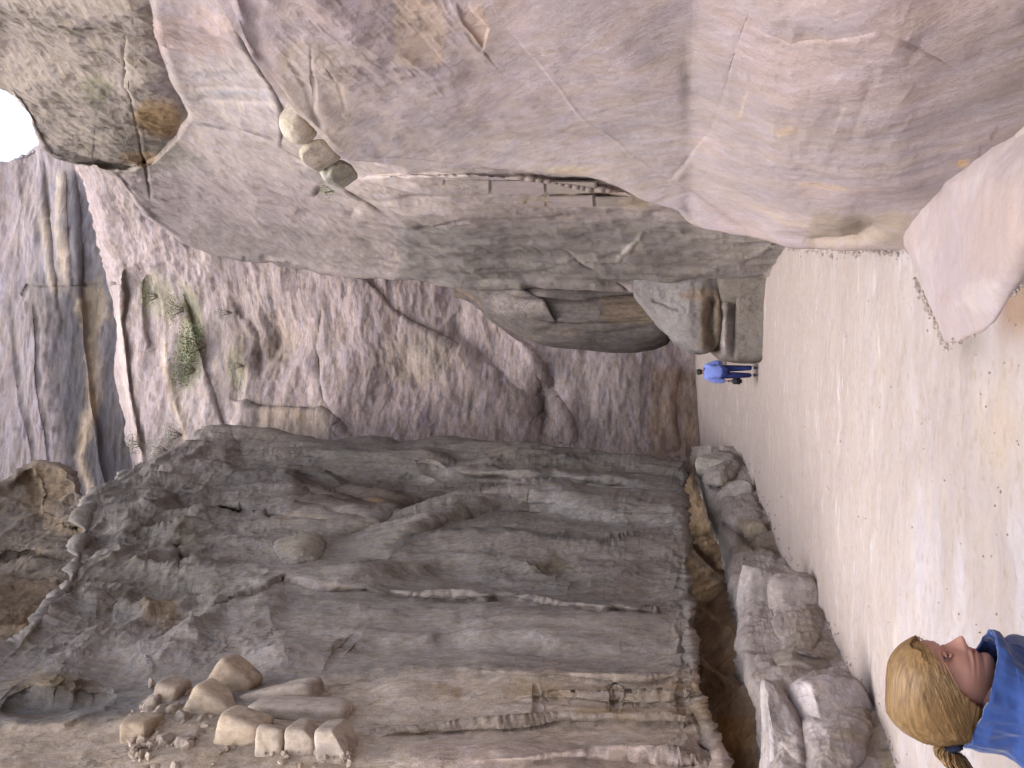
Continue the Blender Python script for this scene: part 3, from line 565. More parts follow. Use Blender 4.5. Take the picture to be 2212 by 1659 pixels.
# ---------------- canyon walls that go on behind the viewer
def side_wall(name, X0, sgn, sd):
    ys = np.linspace(4.6, -34, 130); zs = np.concatenate([np.linspace(-.6, 6, 50), np.linspace(6.3, 26, 70)])
    Yg, Zg = np.meshgrid(ys, zs, indexing='ij')
    X = X0 + sgn * (1.6 * sstep(5, -6, Yg) + .5 * np.sin(Yg * .22 + sd) - .03 * Zg + .14 * np.maximum(Zg - 9, 0))
    V = np.stack([X, Yg, Zg], -1)
    V[..., 0] += sgn * (.8 * fbm(V / 5 + sd, 4) + .2 * fbm(V / 1.1 + sd, 4, ridge=True))
    c = np.ones(V.shape) * np.array(PINK); a = sstep(-.2, .5, fbm(V * [1, .5, 1] / 2, 4))[..., None] * .6
    o = link(name, grid_mesh(name, V, c * (1 - a) + np.array((.25, .21, .2)) * a), MR['right']); props(o, kind='structure')
side_wall('right_cliff_behind', 3.9, 1, 1.3)
side_wall('left_cliff_behind', -5.4, -1, 4.1)

# ---------------- ground
ys = np.concatenate([np.linspace(-60, 3, 60), np.linspace(3.05, 14, 620), np.linspace(14.03, 30, 420), np.linspace(30.1, 48, 140), np.linspace(49, 400, 40)])
xs = np.concatenate([np.linspace(-160, -9, 22), np.linspace(-8.5, 8.5, 560), np.linspace(9, 160, 22)])
Yg, Xg = np.meshgrid(ys, xs, indexing='ij')
Z = gprof(Yg)
V = np.stack([Xg, Yg, Z], -1)
n1 = fbm(V * [.5, .5, 0] + 3, 4); n2 = fbm(V * [1.2, 5, 0] + 9, 4, .6); n3 = fbm(V * [9, 9, 0] + 5, 3)
V[..., 2] += .07 * n1 * sstep(2, 8, Yg) + .006 * n2 + .009 * n3 + .02 * fbm(V * [2.5, 2.5, 0] + 7, 3)
# worn strip running along the left wall
V[..., 2] += .12 * np.exp(-((Xg + 2.1 + .12 * (Yg - 10)) / .5) ** 2) * 0
c = np.ones(V.shape) * np.array((.315, .272, .252))
def mixc(c, col, a): a = np.clip(a, 0, 1)[..., None]; return c * (1 - a) + np.array(col) * a
nn = fbm(V * [.35, 1.1, 0] + 21, 4, .6)
c = mixc(c, (.36, .33, .335), sstep(-.1, .5, nn) * .8 * sstep(13, 8, Yg + 2 * n1))
c = mixc(c, (.28, .24, .222), sstep(0, .5, fbm(V * [.5, 1.0, 0] + 2, 4)) * .6)
c = mixc(c, (.285, .24, .225), sstep(10, 16, Yg) * .5)
st = fbm(V * [1.6, 6, 0] + 40, 4, .6)
c = mixc(c, (.40, .375, .37), sstep(.25, .6, st) * sstep(8, 11, Yg) * .55)
c = mixc(c, (.24, .19, .14), sstep(.3, .6, fbm(V * [16, 16, 0], 3)) * .5)
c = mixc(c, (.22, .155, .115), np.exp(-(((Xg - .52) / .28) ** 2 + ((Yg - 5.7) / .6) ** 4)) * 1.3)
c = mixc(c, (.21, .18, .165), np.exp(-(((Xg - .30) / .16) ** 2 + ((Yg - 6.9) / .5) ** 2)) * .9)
c = mixc(c, (.36, .28, .19), np.exp(-(((Xg + .25) / .35) ** 2 + ((Yg - 6.1) / .6) ** 2)) * .5)
ground = link('ground', grid_mesh('ground', V, c), MR['sand']); props(ground, kind='structure')

# grit and pebbles lying on the sand
rs = np.random.default_rng(77); V_, F_ = [], []
bm = bmesh.new(); bmesh.ops.create_icosphere(bm, subdivisions=1, radius=1)
IV = np.array([v.co for v in bm.verts]); IF = [[v.index for v in f.verts] for f in bm.faces]; bm.free()
gi = lambda X_, Y_: V[np.abs(ys - Y_).argmin(), np.abs(xs - X_).argmin(), 2]
for k in range(1080):
    if k < 900:      # gathered along the foot of the rocks
        yy = rs.uniform(960, 1900); xx = be(yy) + abs(rs.normal(0, 14)) - 4
        if k % 3 == 0:
            xx = rs.uniform(1700, 1975); yy = 532 + abs(rs.normal(0, 9))
        if k % 3 == 1:
            t_ = rs.uniform(0, 1); xx = 1985 + t_ * 60 if k % 2 else 2040 + t_ * 200; yy = (590 + t_ * 145 if k % 2 else 738 - t_ * 150) + abs(rs.normal(0, 12)) + 4
        r_ = rs.uniform(.004, .018)
    else:
        xx = rs.uniform(1640, 2300); yy = rs.uniform(560, 1750); r_ = rs.uniform(.003, .009)
    Yp = ground_hit(xx, yy); p = ray(xx, yy, Yp); r_ *= min(2.2, .6 + Yp / 12)
    q_ = IV * r_ * rs.uniform(.6, 1.3, 3) * (1 + rs.uniform(-.2, .2, (len(IV), 1))); b0 = len(V_)
    V_ += [tuple(v + np.array([p[0], p[1], gi(p[0], p[1]) + r_ * .25])) for v in q_]; F_ += [tuple(i + b0 for i in f) for f in IF]
me = bpy.data.meshes.new('pebbles'); me.from_pydata(V_, [], F_); set_col(me, np.repeat(rs.uniform(.25, .38, (len(V_) // len(IV), 1)) * np.array([[1.05, .9, .82]]), len(IV), 0))
props(link('pebbles', me, MR['ledge'], None, False), 'pale pebbles and grit strewn over the sand along the rocks', 'pebbles', None, 'stuff')

# ------------------------------------------------------------------ loose stones, blocks, boulders
def boulder(name, x, y, hx, hy, Y, depth, base, label, group=None, cat='boulder', block=2.6, rot=0, seed=1, rough=.12, mat='ledge', var=None, parent=None, cuts=4, sub=5, kind=None):
    bm = bmesh.new(); bmesh.ops.create_icosphere(bm, subdivisions=sub, radius=1)
    P = np.array([v.co for v in bm.verts])
    r = (np.abs(P) ** block).sum(1) ** (1 / block); Q = P / r[:, None]
    rs = np.random.default_rng(seed)
    for k in range(cuts):
        nrm = rs.normal(size=3); nrm /= np.linalg.norm(nrm); d = rs.uniform(.62, .85)
        e = Q @ nrm - d; Q = Q - np.where(e > 0, e * .9, 0)[:, None] * nrm
    Q = Q * (1 + rough * fbm(P * 1.6 + seed * 3, 4)[:, None] + .3 * rough * fbm(P * 6 + seed, 4, ridge=True)[:, None])
    b = (CX - x) / FP; t = Y / (CT - b * ST)
    Q = Q * np.array([hy * t / FP, depth, hx * t / FP])
    cr, sr = math.cos(rot), math.sin(rot)
    Q = np.stack([Q[:, 0] * cr - Q[:, 2] * sr, Q[:, 1], Q[:, 0] * sr + Q[:, 2] * cr], -1)
    for v, q in zip(bm.verts, Q): v.co = q
    me = bpy.data.meshes.new(name); bm.to_mesh(me); bm.free()
    c = np.ones(Q.shape) * np.array(base); n = fbm(P * 2.2 + seed, 4)
    c = mixc(c, var if var else tuple(v * .72 for v in base), sstep(-.05, .55, n))
    c = mixc(c, tuple(v * .74 for v in base), sstep(.05, .6, fbm(P * [4, 4, 9] + seed, 4)) * .7)
    set_col(me, c)
    o = link(name, me, MR[mat], parent); o.location = ray(x, y, Y)
    if label: props(o, label, cat, group)
    if kind: o["kind"] = kind
    return o
# pale stones caught on the right wall
YW = surf_Y('right_rose_cliff', 690, 270)
boulder('boulder', 645, 268, 38, 42, YW - .05, .30, (.44, .385, .31), 'large round cream boulder lodged high on the right cliff', cat='boulder', block=2.1, seed=3, rough=.05, mat='block', cuts=1)
boulder('boulder', 692, 335, 33, 24, YW + .4, .3, (.42, .365, .30), 'pale angular stone just below the round boulder on the right cliff', cat='boulder', block=4.5, rot=.55, seed=5, rough=.06, mat='block')
boulder('boulder', 733, 375, 30, 22, YW + .9, .35, (.36, .345, .29), 'greenish grey stone lowest of the three lodged on the right cliff', cat='boulder', block=2.6, rot=.5, seed=8, mat='block')
boulder('boulder', 660, 235, 34, 22, YW + .5, .3, (.38, .32, .26), 'brownish wedge of rock behind the round cream boulder', cat='boulder', block=3, rot=.3, seed=9, mat='block')
# tan blocks on the left, in a broken row
blks = [(500, 1480, 44, 50, -.62, (.33, .265, .205), 'brown leaning block at the peak of the broken row'),
        (462, 1530, 50, 40, -.5, (.39, .32, .25), 'flat tan slab face beside the leaning block'),
        (524, 1590, 48, 48, -.25, (.40, .325, .25), 'banded tan block with rounded corners, largest in the broken row'),
        (596, 1602, 30, 42, -.05, (.39, .33, .27), 'tan block just below the banded rounded one'),
        (662, 1602, 34, 38, 0, (.38, .32, .265), 'squarish tan block second from the lower end of the row'),
        (728, 1606, 34, 40, .08, (.39, .335, .29), 'tan block at the lower end of the broken row'),
        (650, 1545, 105, 30, .06, (.37, .32, .28), 'long smooth slab lying over the tan blocks of the broken row'),
        (610, 1502, 80, 24, .22, (.35, .30, .26), 'sloping smooth slab below the leaning block at the peak'),
        (308, 1580, 32, 30, .05, (.33, .265, .20), 'small brown block above the broken row on the left cliff'),
        (372, 1500, 26, 30, -.2, (.34, .285, .235), 'small pale stone at the upper end of the rubble on the left cliff')]
for i, (x, y, hx, hy, rt, col, lb) in enumerate(blks):
    Yw_ = surf_Y('left_cliff', x, y)
    boulder('stone_block', x, y, hx * 1.08, hy * 1.06, Yw_ - .04, .25, col, lb, 'tan blocks set on the left cliff', 'stone', 6.5, rt, 20 + i, .045, 'block', cuts=1)
RL = ['largest pale rubble stone at the upper end of the heap', 'pale rubble stone touching the small brown block', 'uppermost small rubble stone of the heap', 'rubble stone just under the small pale stone', 'flat rubble stone nearest the leaning block',
      'small rubble stone beside the small brown block', 'rubble stone against the top of the banded block', 'outermost rubble stone before the flat tan slab', 'tiny rubble stone by the leaning block', 'tiny rubble stone alone below the brown block']
for i, (x, y, r_) in enumerate(((335, 1520, 21), (350, 1545, 18), (322, 1545, 16), (372, 1540, 17), (395, 1560, 20), (345, 1572, 16), (425, 1590, 18), (400, 1605, 16), (440, 1560, 14), (360, 1600, 14))):
    Yw_ = surf_Y('left_cliff', x, y)
    boulder('rubble_stone', x, y, r_, r_ * 1.1, Yw_ - .04, .12, (.31, .265, .225), RL[i] + ' on the left cliff', 'rubble stones above the tan blocks', 'stone', 3.5, i * .7, 50 + i, .25, 'block', sub=4)
# broken bits packed round the blocks
rs = np.random.default_rng(55); V_, F_ = [], []
for k in range(520):
    t_ = rs.uniform(0, 1); xx = 285 + 480 * t_; yy = np.interp(xx, [285, 400, 500, 620, 770], [1585, 1550, 1560, 1570, 1600]) + rs.normal(0, 34)
    p = ray(xx, yy, surf_Y('left_cliff', xx, yy)); r_ = rs.uniform(.02, .085) * (1.2 if xx < 470 else .7)
    q_ = IV * r_ * rs.uniform(.5, 1.3, 3) * (1 + rs.uniform(-.3, .3, (len(IV), 1))); b0 = len(V_)
    V_ += [tuple(v + p) for v in q_]; F_ += [tuple(i + b0 for i in f) for f in IF]
me = bpy.data.meshes.new('rubble'); me.from_pydata(V_, [], F_); set_col(me, np.repeat(rs.uniform(.30, .42, (len(V_) // len(IV), 1)) * np.array([[1.0, .83, .69]]), len(IV), 0))
props(link('rubble', me, MR['block'], None, False), 'broken pale grit and bits packed between the tan blocks of the left cliff', 'rubble', None, 'stuff')
# stones of the low ledge
led = [(1548, 1012, 42, 34, .35, (.30, .275, .25), 'squared grey rock at the far end of the ledge'),
       (1590, 1085, 40, 48, .1, (.29, .265, .245), 'grey rock second from the far end of the ledge'),
       (1640, 1160, 30, 38, .45, (.25, .21, .165), 'brown rock between grey rocks of the ledge'),
       (1722, 1325, 56, 84, .2, (.34, .30, .285), 'long rounded rock midway along the ledge, dark stain on its face'),
       (1640, 1300, 48, 84, .1, (.34, .305, .295), 'flat-faced pale rock behind the long rounded rock of the ledge'),
       (1725, 1440, 60, 30, .1, (.27, .24, .21), 'dark worn rock before the nearest smooth rock of the ledge'),
       (1800, 1590, 92, 120, .25, (.36, .325, .325), 'nearest and biggest smooth mauve-grey rock of the ledge'),
       (1690, 1590, 48, 110, .1, (.33, .30, .295), 'smooth grey rock behind the biggest rock of the ledge')]
for i, (x, y, hx, hy, rt, col, lb) in enumerate(led):
    Yg_ = ground_hit(be(y), y)
    boulder('ledge_rock', x, y, hx, hy, Yg_ * 1.0 + .22, .42 if hy > 60 else .35, tuple(v * 1.08 for v in col), lb, 'rocks of the low ledge along the left cliff', 'rock', 4.2, rt * .6, 70 + i, .10, 'ledge', cuts=5)

# ---------------- carved stone courses on both walls
def stone_piece(par, sname, x0, x1, y0, y1, proud, col, thick=.14):
    bm = bmesh.new(); g = .9
    j = lambda: random.uniform(-1.5, 1.5)
    cs = [(x0 + g + j(), y0 + g + j()), (x1 - g + j(), y0 + g + j()), (x1 - g + j(), y1 - g + j()), (x0 + g + j(), y1 - g + j())]
    fr, bk = [], []
    for (x, y) in cs:
        Yw_ = surf_Y(sname, x, y)
        fr.append(bm.verts.new(ray(x, y, Yw_ * (1 - proud * .35)))); bk.append(bm.verts.new(ray(x, y, Yw_ * (1 + thick))))
    bm.faces.new(fr); bm.faces.new(bk[::-1])
    for k in range(4): bm.faces.new((fr[k], bk[k], bk[(k + 1) % 4], fr[(k + 1) % 4]))
    bmesh.ops.bevel(bm, geom=[e for e in bm.edges if all(v in fr for v in e.verts)], offset=.035, segments=2, affect='EDGES')
    bmesh.ops.subdivide_edges(bm, edges=bm.edges[:], cuts=1, use_grid_fill=True)
    bmesh.ops.recalc_face_normals(bm, faces=bm.faces)
    me = bpy.data.meshes.new('stone'); bm.to_mesh(me); bm.free()
    c = np.ones((len(me.vertices), 3)) * np.array(col); set_col(me, c * rng.uniform(.93, 1.07, (len(c), 1)))
    o = link('stone', me, MR['block'], par, smooth=False); return o
random.seed(3)
def course(par, sname, xs, y0, y1, cols, proud):
    for k in range(len(xs) - 1):
        cl = cols[k % len(cols)]; f = random.uniform(.9, 1.08)
        stone_piece(par, sname, xs[k], xs[k + 1], y0 + (k * .8 if sname == 'right_cliff' else 0), y1 + (k * .8 if sname == 'right_cliff' else 0), proud * random.uniform(.8, 1.2), tuple(v * f for v in cl))
tc = [(.33, .285, .27), (.315, .27, .25), (.33, .28, .27), (.315, .27, .24)]
course(right, 'right_cliff', (885, 962, 1060, 1180, 1290), 388, 418, tc, .004)
course(right, 'right_cliff', (965, 1078, 1180, 1285, 1385), 422, 446, tc + [(.31, .26, .225)], .004)
course(right, 'right_cliff', (905, 985), 430, 478, [(.34, .305, .285)], .02)
lc = [(.42, .355, .30), (.41, .345, .28), (.39, .34, .305), (.42, .345, .27)]

# ------------------------------------------------------------------ shrubs
LEAF = [plain_mat('leaf_green_%s' % n_, c_, .7, .35, 6, 0) for n_, c_ in (('a', (.10, .12, .055)), ('b', (.17, .175, .10)), ('c', (.17, .18, .13)))]
BARK = plain_mat('bark', (.13, .10, .08), .9)
def shrub(x, y, Y, w_, h_, mi, label, dens=1.0, seed=1):
    rs = np.random.default_rng(seed); p0 = ray(x, y, Y)
    root = empty('shrub', p0); props(root, label, 'shrub', 'shrubs growing from the cliff')
    n = int(700 * dens); V = []; Fc = []
    for k in range(n):
        d = rs.normal(size=3); d /= np.linalg.norm(d); r = rs.uniform(.25, 1) ** .6
        cl = rs.integers(0, 5); cc = np.array([math.cos(cl * 2.3) * .35, math.sin(cl * 1.7) * .2, .2 + .15 * cl])
        p = (cc + d * r * .55) * np.array([w_, w_ * .6, h_])
        s = rs.uniform(.04, .085) * (w_ + h_) * .35
        a = rs.normal(size=3); a /= np.linalg.norm(a); b = np.cross(a, rs.normal(size=3)); b /= np.linalg.norm(b)
        i = len(V); V += [p - a * s, p + b * s * .45, p + a * s, p - b * s * .45]; Fc.append((i, i + 1, i + 2, i + 3))
    me = bpy.data.meshes.new('foliage'); me.from_pydata([tuple(v) for v in V], [], Fc); o = link('foliage', me, LEAF[mi], root, False); o["kind"] = 'stuff'
    bm = bmesh.new()
    for k in range(5):
        a = Vector((0, .25, -.15)); b = Vector((math.cos(k * 2.3) * .35 * w_, math.sin(k * 1.7) * .2 * w_, (.25 + .13 * k) * h_))
        dv = (b - a); q = dv.to_track_quat('Z', 'Y').to_matrix().to_4x4(); q.translation = (a + b) / 2
        bmesh.ops.create_cone(bm, segments=6, radius1=.035 * w_ + .01, radius2=.01, depth=dv.length, matrix=q)
    me = bpy.data.meshes.new('stem'); bm.to_mesh(me); bm.free(); link('stem', me, BARK, root)
for i, (x, y, Y, w_, h_, mi, dn, lb) in enumerate((
        (430, 745, None, 1.5, .9, 0, 1.6, 'widest green shrub spreading below the ledge of the far cliff'),
        (410, 800, None, 1.2, .9, 0, 1.4, 'green shrub left of the widest one on the far cliff'),
        (390, 668, None, 1.0, .8, 1, 1.1, 'olive shrub right of the widest one on the far cliff'),
        (330, 640, None, .9, .6, 1, .8, 'sparse olive shrub highest up by the pale ledge of the far cliff'),
        (245, 612, None, .3, .3, 1, .3, 'tiny yellow-green tuft above the pale ledge of the far cliff'),
        (490, 675, None, .5, .6, 0, .5, 'small green tuft beside the tan patch of the far cliff'),
        (515, 790, None, .6, .6, 1, .5, 'low olive tuft between the tan patch and the dark left cliff'),
        (300, 960, None, .8, .8, 0, .8, 'green shrub where the pale ledge meets the left cliff'),
        (350, 975, None, .9, .7, 2, .8, 'grey-green shrub behind the crest of the left cliff'),
        (380, 940, None, .9, .6, 2, .8, 'dull green shrub nearest the crest of the left cliff'))):
    nm = 'far_cliff' if i != 4 else 'far_cliff'
    shrub(x, y, surf_Y(nm, x, y) - .35, w_, h_, mi, lb, dn, i + 1)
shrub(838, 332, surf_Y('right_rose_cliff', 838, 325) - .08, .16, .14, 1, 'small dry olive tuft above the carved stone course of the right cliff', .4, 31)
shrub(722, 402, surf_Y('right_cliff', 722, 402) - .2, .35, .3, 2, 'grey-green tuft under the lodged stones of the right cliff', .6, 32)

# ------------------------------------------------------------------ people
SKIN = plain_mat('skin', (.46, .25, .20), .55, .10, 14, .08, .35, .002, sss=.15)
HAIR = plain_mat('blond_brown_hair', (.205, .125, .055), .5,   .38, 22, .15, .35, .002, aniso=(1, 5, 5))
HAIR_D = plain_mat('dark_hair', (.02, .02, .022), .6)
BLUE = plain_mat('blue_jacket', (.022, .055, .20), .75, .16, 60, .25, .2, .002, sheen=.3)
LBLUE = plain_mat('light_blue_jacket', (.15, .20, .50), .8, .12, 18, .2, .2, .004, sheen=.2)
NAVY = plain_mat('navy_cloth', (.015, .022, .10), .85)
JEANS = plain_mat('blue_jeans', (.010, .016, .08), .85, .25, 20)
BLACK = plain_mat('black_cloth', (.012, .012, .018), .7)
SHOE = plain_mat('dark_shoe', (.02, .03, .07), .7)
WHITE = plain_mat('off_white_trim', (.45, .43, .38), .8)
TROUSER = plain_mat('blue_trousers', (.03, .05, .14), .85)
def skin_mesh(name, verts, edges, radii, mat, parent, sub=2, root=0, displace=None):
    me = bpy.data.meshes.new(name + '_cage'); me.from_pydata(verts, edges, []); o = bpy.data.objects.new(name + '_cage', me); COL.objects.link(o)
    md = o.modifiers.new('s', 'SKIN'); md.use_smooth_shade = True
    for i, r_ in enumerate(radii):
        sv = me.skin_vertices[0].data[i]; sv.radius = (r_, r_) if not isinstance(r_, tuple) else r_; sv.use_root = (i == root)
    ms = o.modifiers.new('u', 'SUBSURF'); ms.levels = sub; ms.render_levels = sub
    dg = bpy.context.evaluated_depsgraph_get(); dg.update()
    m2 = bpy.data.meshes.new_from_object(o.evaluated_get(dg)); bpy.data.objects.remove(o); bpy.data.meshes.remove(me)
    m2.name = name
    if displace:
        co = np.zeros(len(m2.vertices) * 3); m2.vertices.foreach_get('co', co); co = co.reshape(-1, 3)
        nn_ = np.zeros(len(co) * 3); m2.vertices.foreach_get('normal', nn_); nn_ = nn_.reshape(-1, 3)
        co = co + nn_ * displace(co)[:, None]; m2.vertices.foreach_set('co', co.reshape(-1)); m2.update()
    return link(name, m2, mat, parent)

# the distant walker, seen from behind, a black bag in the left hand
fy = ground_hit(1636, 800); fx = (CY - 803) / FP * fy * 1.0
fx = float(ray(1636, 803, fy)[0])
wk = empty('person', (fx, fy, float(gprof(fy)) + .02)); props(wk, 'person in a light blue jacket and dark jeans walking away along the sand', 'person')
skin_mesh('trousers', [(0, 0, .95), (.10, 0, .90), (.105, .03, .50), (.11, -.02, .12), (-.10, 0, .90), (-.10, -.06, .50), (-.10, .06, .14)],
          [(0, 1), (1, 2), (2, 3), (0, 4), (4, 5), (5, 6)], [.15, .12, .09, .075, .12, .09, .07], JEANS, wk)
skin_mesh('jacket', [(0, 0, .86), (0, .01, 1.08), (0, .02, 1.30), (0, .03, 1.46), (.17, .03, 1.40), (.27, .05, 1.15), (.25, .12, .95), (-.17, .03, 1.40), (-.26, .02, 1.14), (-.27, .04, .86)],
          [(0, 1), (1, 2), (2, 3), (2, 4), (4, 5), (5, 6), (2, 7), (7, 8), (8, 9)], [(.20, .16), (.22, .18), (.22, .17), .09, .10, .09, .06, .10, .09, .06], LBLUE, wk,
          displace=lambda co: .018 * fbm(co * [9, 9, 14], 3))
skin_mesh('body', [(0, .03, 1.44), (0, .03, 1.54), (0, .05, 1.62), (0, .05, 1.68)], [(0, 1), (1, 2), (2, 3)], [.06, .055, .085, .07], SKIN, wk)
skin_mesh('hair', [(0, .02, 1.52), (0, .02, 1.60), (0, .03, 1.67), (0, .03, 1.71)], [(0, 1), (1, 2), (2, 3)], [.07, .095, .095, .06], HAIR_D, wk)
skin_mesh('jacket_hem', [(0, 0, .98), (0, 0, .84)], [(0, 1)], [(.20, .17), (.185, .16)], NAVY, wk)
for sx, dy in ((.115, -.02), (-.10, .06)):
    skin_mesh('sock', [(sx, dy, .15), (sx, dy, .07)], [(0, 1)], [.055, .05], WHITE, wk, 1)
    skin_mesh('shoe', [(sx, dy - .06, .045), (sx, dy + .03, .05), (sx, dy + .16, .035)], [(0, 1), (1, 2)], [.045, .055, .04], SHOE, wk, 1, displace=None)
for sx in (-.275,):
    skin_mesh('hand', [(sx, .04, .87), (sx, .04, .80), (sx + .015, .06, .74)], [(0, 1), (1, 2)], [.032, .038, .025], SKIN, wk, 1)
skin_mesh('hand', [(.245, .12, .94), (.24, .15, .87), (.23, .16, .82)], [(0, 1), (1, 2)], [.032, .038, .025], SKIN, wk, 1)
bag = empty('bag', (fx - .27, fy + .04, float(gprof(fy)) + .43)); props(bag, 'black shoulder bag hanging at the left side of the distant walker', 'bag')
bm = bmesh.new(); bmesh.ops.create_cube(bm, size=1); bmesh.ops.scale(bm, vec=(.17, .32, .30), verts=bm.verts)
for v in bm.verts:
    v.co.z += .15
    if v.co.z < .1: v.co.x *= 1.15
bmesh.ops.bevel(bm, geom=bm.edges[:], offset=.045, segments=3, affect='EDGES')
me = bpy.data.meshes.new('bag_body'); bm.to_mesh(me); bm.free(); link('bag_body', me, BLACK, bag)
skin_mesh('strap', [(0, -.1, .28), (-.01, -.05, .38), (0, 0, .42), (-.01, .05, .38), (0, .1, .28)], [(0, 1), (1, 2), (2, 3), (3, 4)], [.012] * 5, BLACK, bag, 1)

# the girl in the near left corner, in profile
HY = 2.02
hc = ray(2040, 1478, HY)              # centre of the head
girl = empty('person', (float(hc[0]), HY, 0)); props(girl, 'person with blond-brown ponytail and blue jacket seen in profile close to the viewer', 'person')
hz = float(hc[2])
def prof(z, pts): return np.interp(z, [p[0] for p in pts], [p[1] for p in pts])
nu, nv = 150, 190
ph = np.linspace(0, math.pi, nu)[:, None]; az = np.linspace(0, 2 * math.pi, nv)[None, :]
dz = np.cos(ph) * np.ones_like(az); dx = np.sin(ph) * np.cos(az); dy = np.sin(ph) * np.sin(az)
FRONT = [(-.120, .020), (-.116, .052), (-.108, .069), (-.098, .076), (-.088, .076), (-.080, .072), (-.072, .077), (-.065, .0805), (-.0585, .077), (-.052, .0835), (-.044, .0795), (-.036, .081), (-.020, .080), (.0, .078), (.012, .0765), (.024, .082), (.045, .0865), (.07, .080), (.09, .062), (.108, .03), (.112, 0)]
z = .112 * dz - .004 * (dz < 0)
cosz = np.sin(ph) * np.ones_like(az)
xf = prof(z, FRONT)
back = .098 * np.sqrt(np.clip(1 - ((z - .02) / .112) ** 2, .0, 1)) * np.where(z > .02, 1, 1) ; back = np.where(z < -.02, np.maximum(.05, back), back)
wy = .073 * np.sqrt(np.clip(1 - (z / .117) ** 2, 0, 1)) ** .8 * np.where(z < 0, 1 - .9 * (z / .12) ** 2 * .45, 1)
ca, sa = np.cos(az), np.sin(az)
xfb = np.sign(ca) * np.abs(ca) ** .92; yb = np.sign(sa) * np.abs(sa) ** .92
x = np.where(ca > 0, xf * xfb, back * xfb)
y = wy * yb
y = np.where(cosz < .05, 0, y)
# nose, eye sockets, lips, cheeks
fm = sstep(0, .5, ca)
nz = prof(z, [(-.052, 0), (-.046, .008), (-.040, .019), (-.032, .0255), (-.024, .0225), (-.010, .014), (.004, .007), (.014, .002), (.02, 0)])
x = x + fm * nz * np.exp(-(y / prof(z, [(-.05, .015), (-.035, .013), (-.02, .009), (.02, .007)])) ** 2)
for sg in (-1, 1):
    x = x - fm * .011 * np.exp(-(((y - sg * .031) / .016) ** 2 + ((z - .008) / .012) ** 2))
    x = x + fm * .004 * np.exp(-(((y - sg * .030) / .020) ** 2 + ((z - .026) / .007) ** 2))
    y = y + sg * .004 * np.exp(-(((y - sg * .05) / .02) ** 2 + ((z + .03) / .025) ** 2)) * fm
x = x - fm * .003 * np.exp(-((z + .0585) / .002) ** 2 - (y / .022) ** 2)
HEAD = np.stack([x, y, z], -1)
S = 1.0
tilt = math.radians(4)
def place_head(P):   # slight downward nod, in girl space
    P = np.asarray(P, float) * np.array([.98, .92, .80]); X = P[..., 0] * math.cos(tilt) + P[..., 2] * math.sin(tilt); Zz = -P[..., 0] * math.sin(tilt) + P[..., 2] * math.cos(tilt)
    return np.stack([X, P[..., 1], Zz + hz], -1)
link('head', grid_mesh('head', place_head(HEAD)), SKIN, girl)
skin_mesh('neck', [tuple(place_head(p_)) for p_ in ((-.018, 0, -.05), (-.025, 0, -.11), (-.04, 0, -.17), (-.045, 0, -.22))], [(0, 1), (1, 2), (2, 3)], [.05, .052, .055, .08], SKIN, girl)
# eyes, brow, lips
for sg in (-1, 1):
    bm = bmesh.new(); bmesh.ops.create_uvsphere(bm, u_segments=24, v_segments=16, radius=.0115)
    me = bpy.data.meshes.new('eye'); bm.to_mesh(me); bm.free(); e = link('eye', me, plain_mat('eye_white', (.20, .14, .12), .45, .05), girl); e.location = place_head((.0575, sg * .028, .007))
    bm = bmesh.new(); bmesh.ops.create_uvsphere(bm, u_segments=20, v_segments=12, radius=.0075)
    me = bpy.data.meshes.new('iris'); bm.to_mesh(me); bm.free(); e2 = link('iris', me, plain_mat('iris_brown', (.05, .03, .02), .25, .1), e); e2.location = (.0052, -sg * 0, 0)
    skin_mesh('eyebrow', [tuple(place_head((.081 - k * k * .0016, sg * (.012 + k * .010), .0285 + .003 * math.sin(k)))) for k in range(4)], [(0, 1), (1, 2), (2, 3)], [.003, .0032, .0028, .0015], HAIR, girl, 1)
for sg in (-1, 1):
    for zo, rr_ in ((.016, .0052), (-.001, .0042)):
        skin_mesh('eyelid', [tuple(place_head((.072 - .0035 * abs(k - .4) ** 2, sg * (.029 + k * .008), zo - .002 * k * k * (1 if zo > .01 else -1)))) for k in (-1.6, -.8, 0, .8, 1.6)], [(0, 1), (1, 2), (2, 3), (3, 4)], [.002, rr_, rr_, rr_, .002], SKIN, girl, 2)
LIP = plain_mat('lip', (.42, .16, .14), .45, .1)
skin_mesh('lip', [tuple(place_head((.079 - abs(k) * abs(k) * .0022, k * .009, -.0635))) for k in (-2, -1, 0, 1, 2)], [(0, 1), (1, 2), (2, 3), (3, 4)], [.002, .0042, .005, .0042, .002], LIP, girl, 1)
skin_mesh('lip', [tuple(place_head((.081 - abs(k) * abs(k) * .0022, k * .009, -.0545))) for k in (-2, -1, 0, 1, 2)], [(0, 1), (1, 2), (2, 3), (3, 4)], [.0018, .0035, .0042, .0035, .0018], LIP, girl, 1)
# ears (only the lobes show under the hair)
for sg in (-1, 1):
    skin_mesh('ear', [tuple(place_head(p_)) for p_ in ((-.006, sg * .073, .018), (-.018, sg * .079, .014), (-.021, sg * .080, -.006), (-.014, sg * .076, -.026), (-.006, sg * .073, -.032), (-.004, sg * .073, -.01))],
              [(0, 1), (1, 2), (2, 3), (3, 4), (3, 5)], [.005, .006, .006, .006, .0065, .005], SKIN, girl, 2)
# hair shell pulled back to the tie
TIE = np.array([-.112, 0, -.030])
off = .014 + .004 * np.sin(ph * 2)
hx_, hy_, hz_ = HEAD[..., 0], HEAD[..., 1], HEAD[..., 2]
bx = np.where(ca > 0, .090 * ca * np.sqrt(np.clip(1 - (z / .118) ** 2, 0, 1)), back * ca); 
SH = np.stack([bx, y * 1.0, z], -1); rr = np.linalg.norm(SH, axis=-1, keepdims=True) + 1e-9
SH = SH * (1 + .017 / rr)
